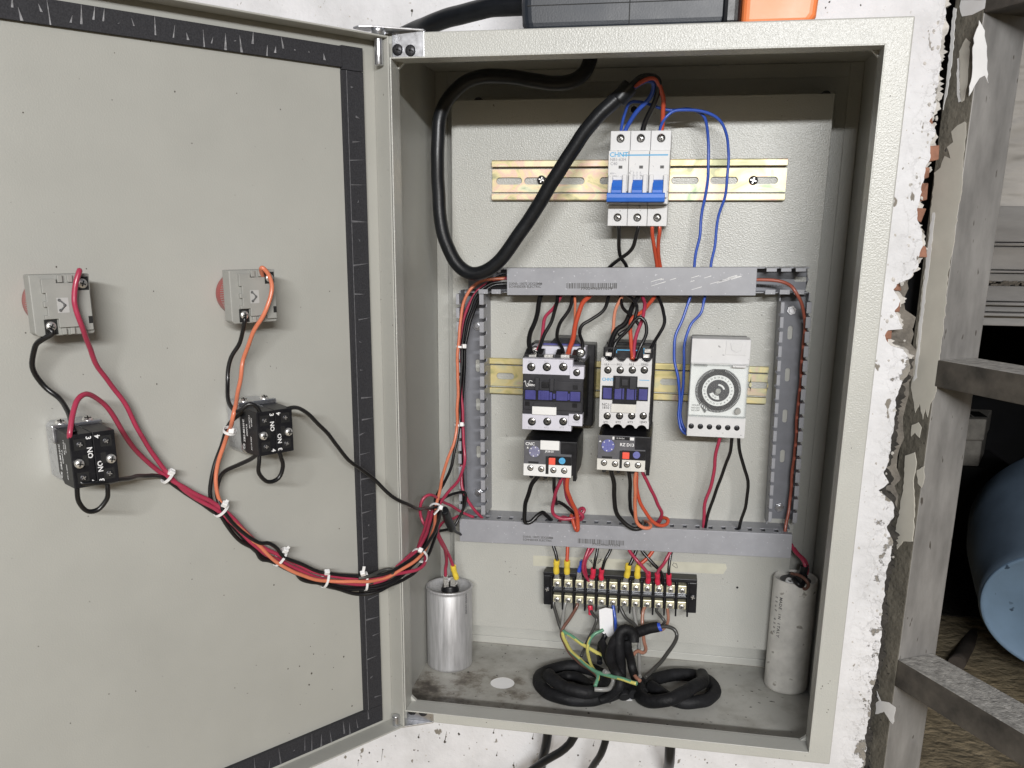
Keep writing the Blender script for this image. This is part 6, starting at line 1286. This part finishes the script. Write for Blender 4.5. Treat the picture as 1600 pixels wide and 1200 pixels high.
wire('grey wire end hooked in the left coil', 'grey', 2.4, [(929, 1077, 24, z_), (942, 1078, 24, z_), (953, 1075, 24, z_), (958, 1064, 28, z_), (954, 1055, 34, z_), (944, 1049, 40, z_)])
wire('short yellow wire end behind the standing cable', 'yellow', 1.8, [(975, 1026, 104), (982, 1026, 104), (986, 1020, 106)])
solo('paper_scrap', MB().prism([(U(970, 1088, 22).x-1, 0), (U(985, 1090, 22).x, 0), (U(983, 1088, 22).x+1, 4), (U(972, 1085, 22).x, 6)], 20, 20.8), 'paper', 'white scrap of paper on the cabinet floor between the coils', 'paper') if False else None
q = UZ(977, 1090, 1.9)
solo('paper_scrap', MB().prism([(q.x-3, q.y-6), (q.x+7, q.y-4), (q.x+5, q.y+1), (q.x-1, q.y+9)], 1.7, 2.1, 'z'), 'paper', 'white scrap of paper on the cabinet floor between the coils', 'paper')

# --- capacitor wires
wire('crimson wire splitting to the left tag of the metal can', 'crimson', 1.8, [(683, 836, 70), (690, 850, 80), (697, 864, 96), (698, 878, 106), (696, 890, 110), (696, 900, 112)], group='wires to the metal can capacitor')
wire('crimson wire with a yellow sleeve on the metal can', 'crimson', 1.8, [(682, 828, 72), (692, 850, 84), (701, 866, 98), (708, 882, 106), (709, 888, 108)], group='wires to the metal can capacitor', extra=(('crimp_sleeve', (708, 884, 106), (713, 904, 110), 3.0, 'yellow'),))
wire('dark red wire pair dropping behind the duct to the grey capacitor', 'crimson', 1.8, [(1236, 850, 140), (1242, 862, 134), (1252, 872, 128), (1258, 884, 124), (1258, 896, 124)], group='wires to the grey capacitor', extra=(('tape_sleeve', (1257, 884, 125), (1254, 902, 126), 4.0, 'rubber'),))
wire('second dark red wire dropping behind the duct to the grey capacitor', 'crimson', 1.8, [(1240, 856, 144), (1247, 866, 140), (1258, 876, 134), (1262, 888, 128), (1260, 898, 126)], group='wires to the grey capacitor')
wire('brown wire looping over the grey capacitor from its eyelet', 'brown', 1.6, [(1236, 896, 128), (1248, 899, 120), (1260, 906, 114), (1264, 914, 114), (1258, 920, 118), (1250, 912, 124)], group='wires to the grey capacitor')
wire('black tape tuft on the grey capacitor', 'black', 2.6, [(1240, 904, 122), (1248, 912, 116), (1254, 914, 118), (1258, 900, 126)], mtl='rubber', group='wires to the grey capacitor')

# --- cables leaving below, in front of the wall
GX_ = 'black cables hanging below the cabinet'
def dangle(label, a, b_, r, Y=120):
    p, q = U(a[0], a[1], Y), U(b_[0], b_[1], Y+20); d_ = q-p
    cable(label, [V((p.x-d_.x*.15, p.y, 1.0)), p, q, q+d_*2.0+V((0, 10, 0)), q+d_*5+V((0, 14, 0))], r, 'rubber', group=GX_)
dangle('leftmost upright black cable below the cabinet', (855, 1148), (845, 1200), 5.2, 140)
dangle('black cable slanting left across the upright one below the cabinet', (897, 1152), (828, 1205), 4.6, 118)
dangle('thin black cable slanting left below the cabinet', (946, 1158), (925, 1200), 4.0, 125)
dangle('rightmost upright black cable below the cabinet', (1047, 1168), (1045, 1200), 5.6, 130)
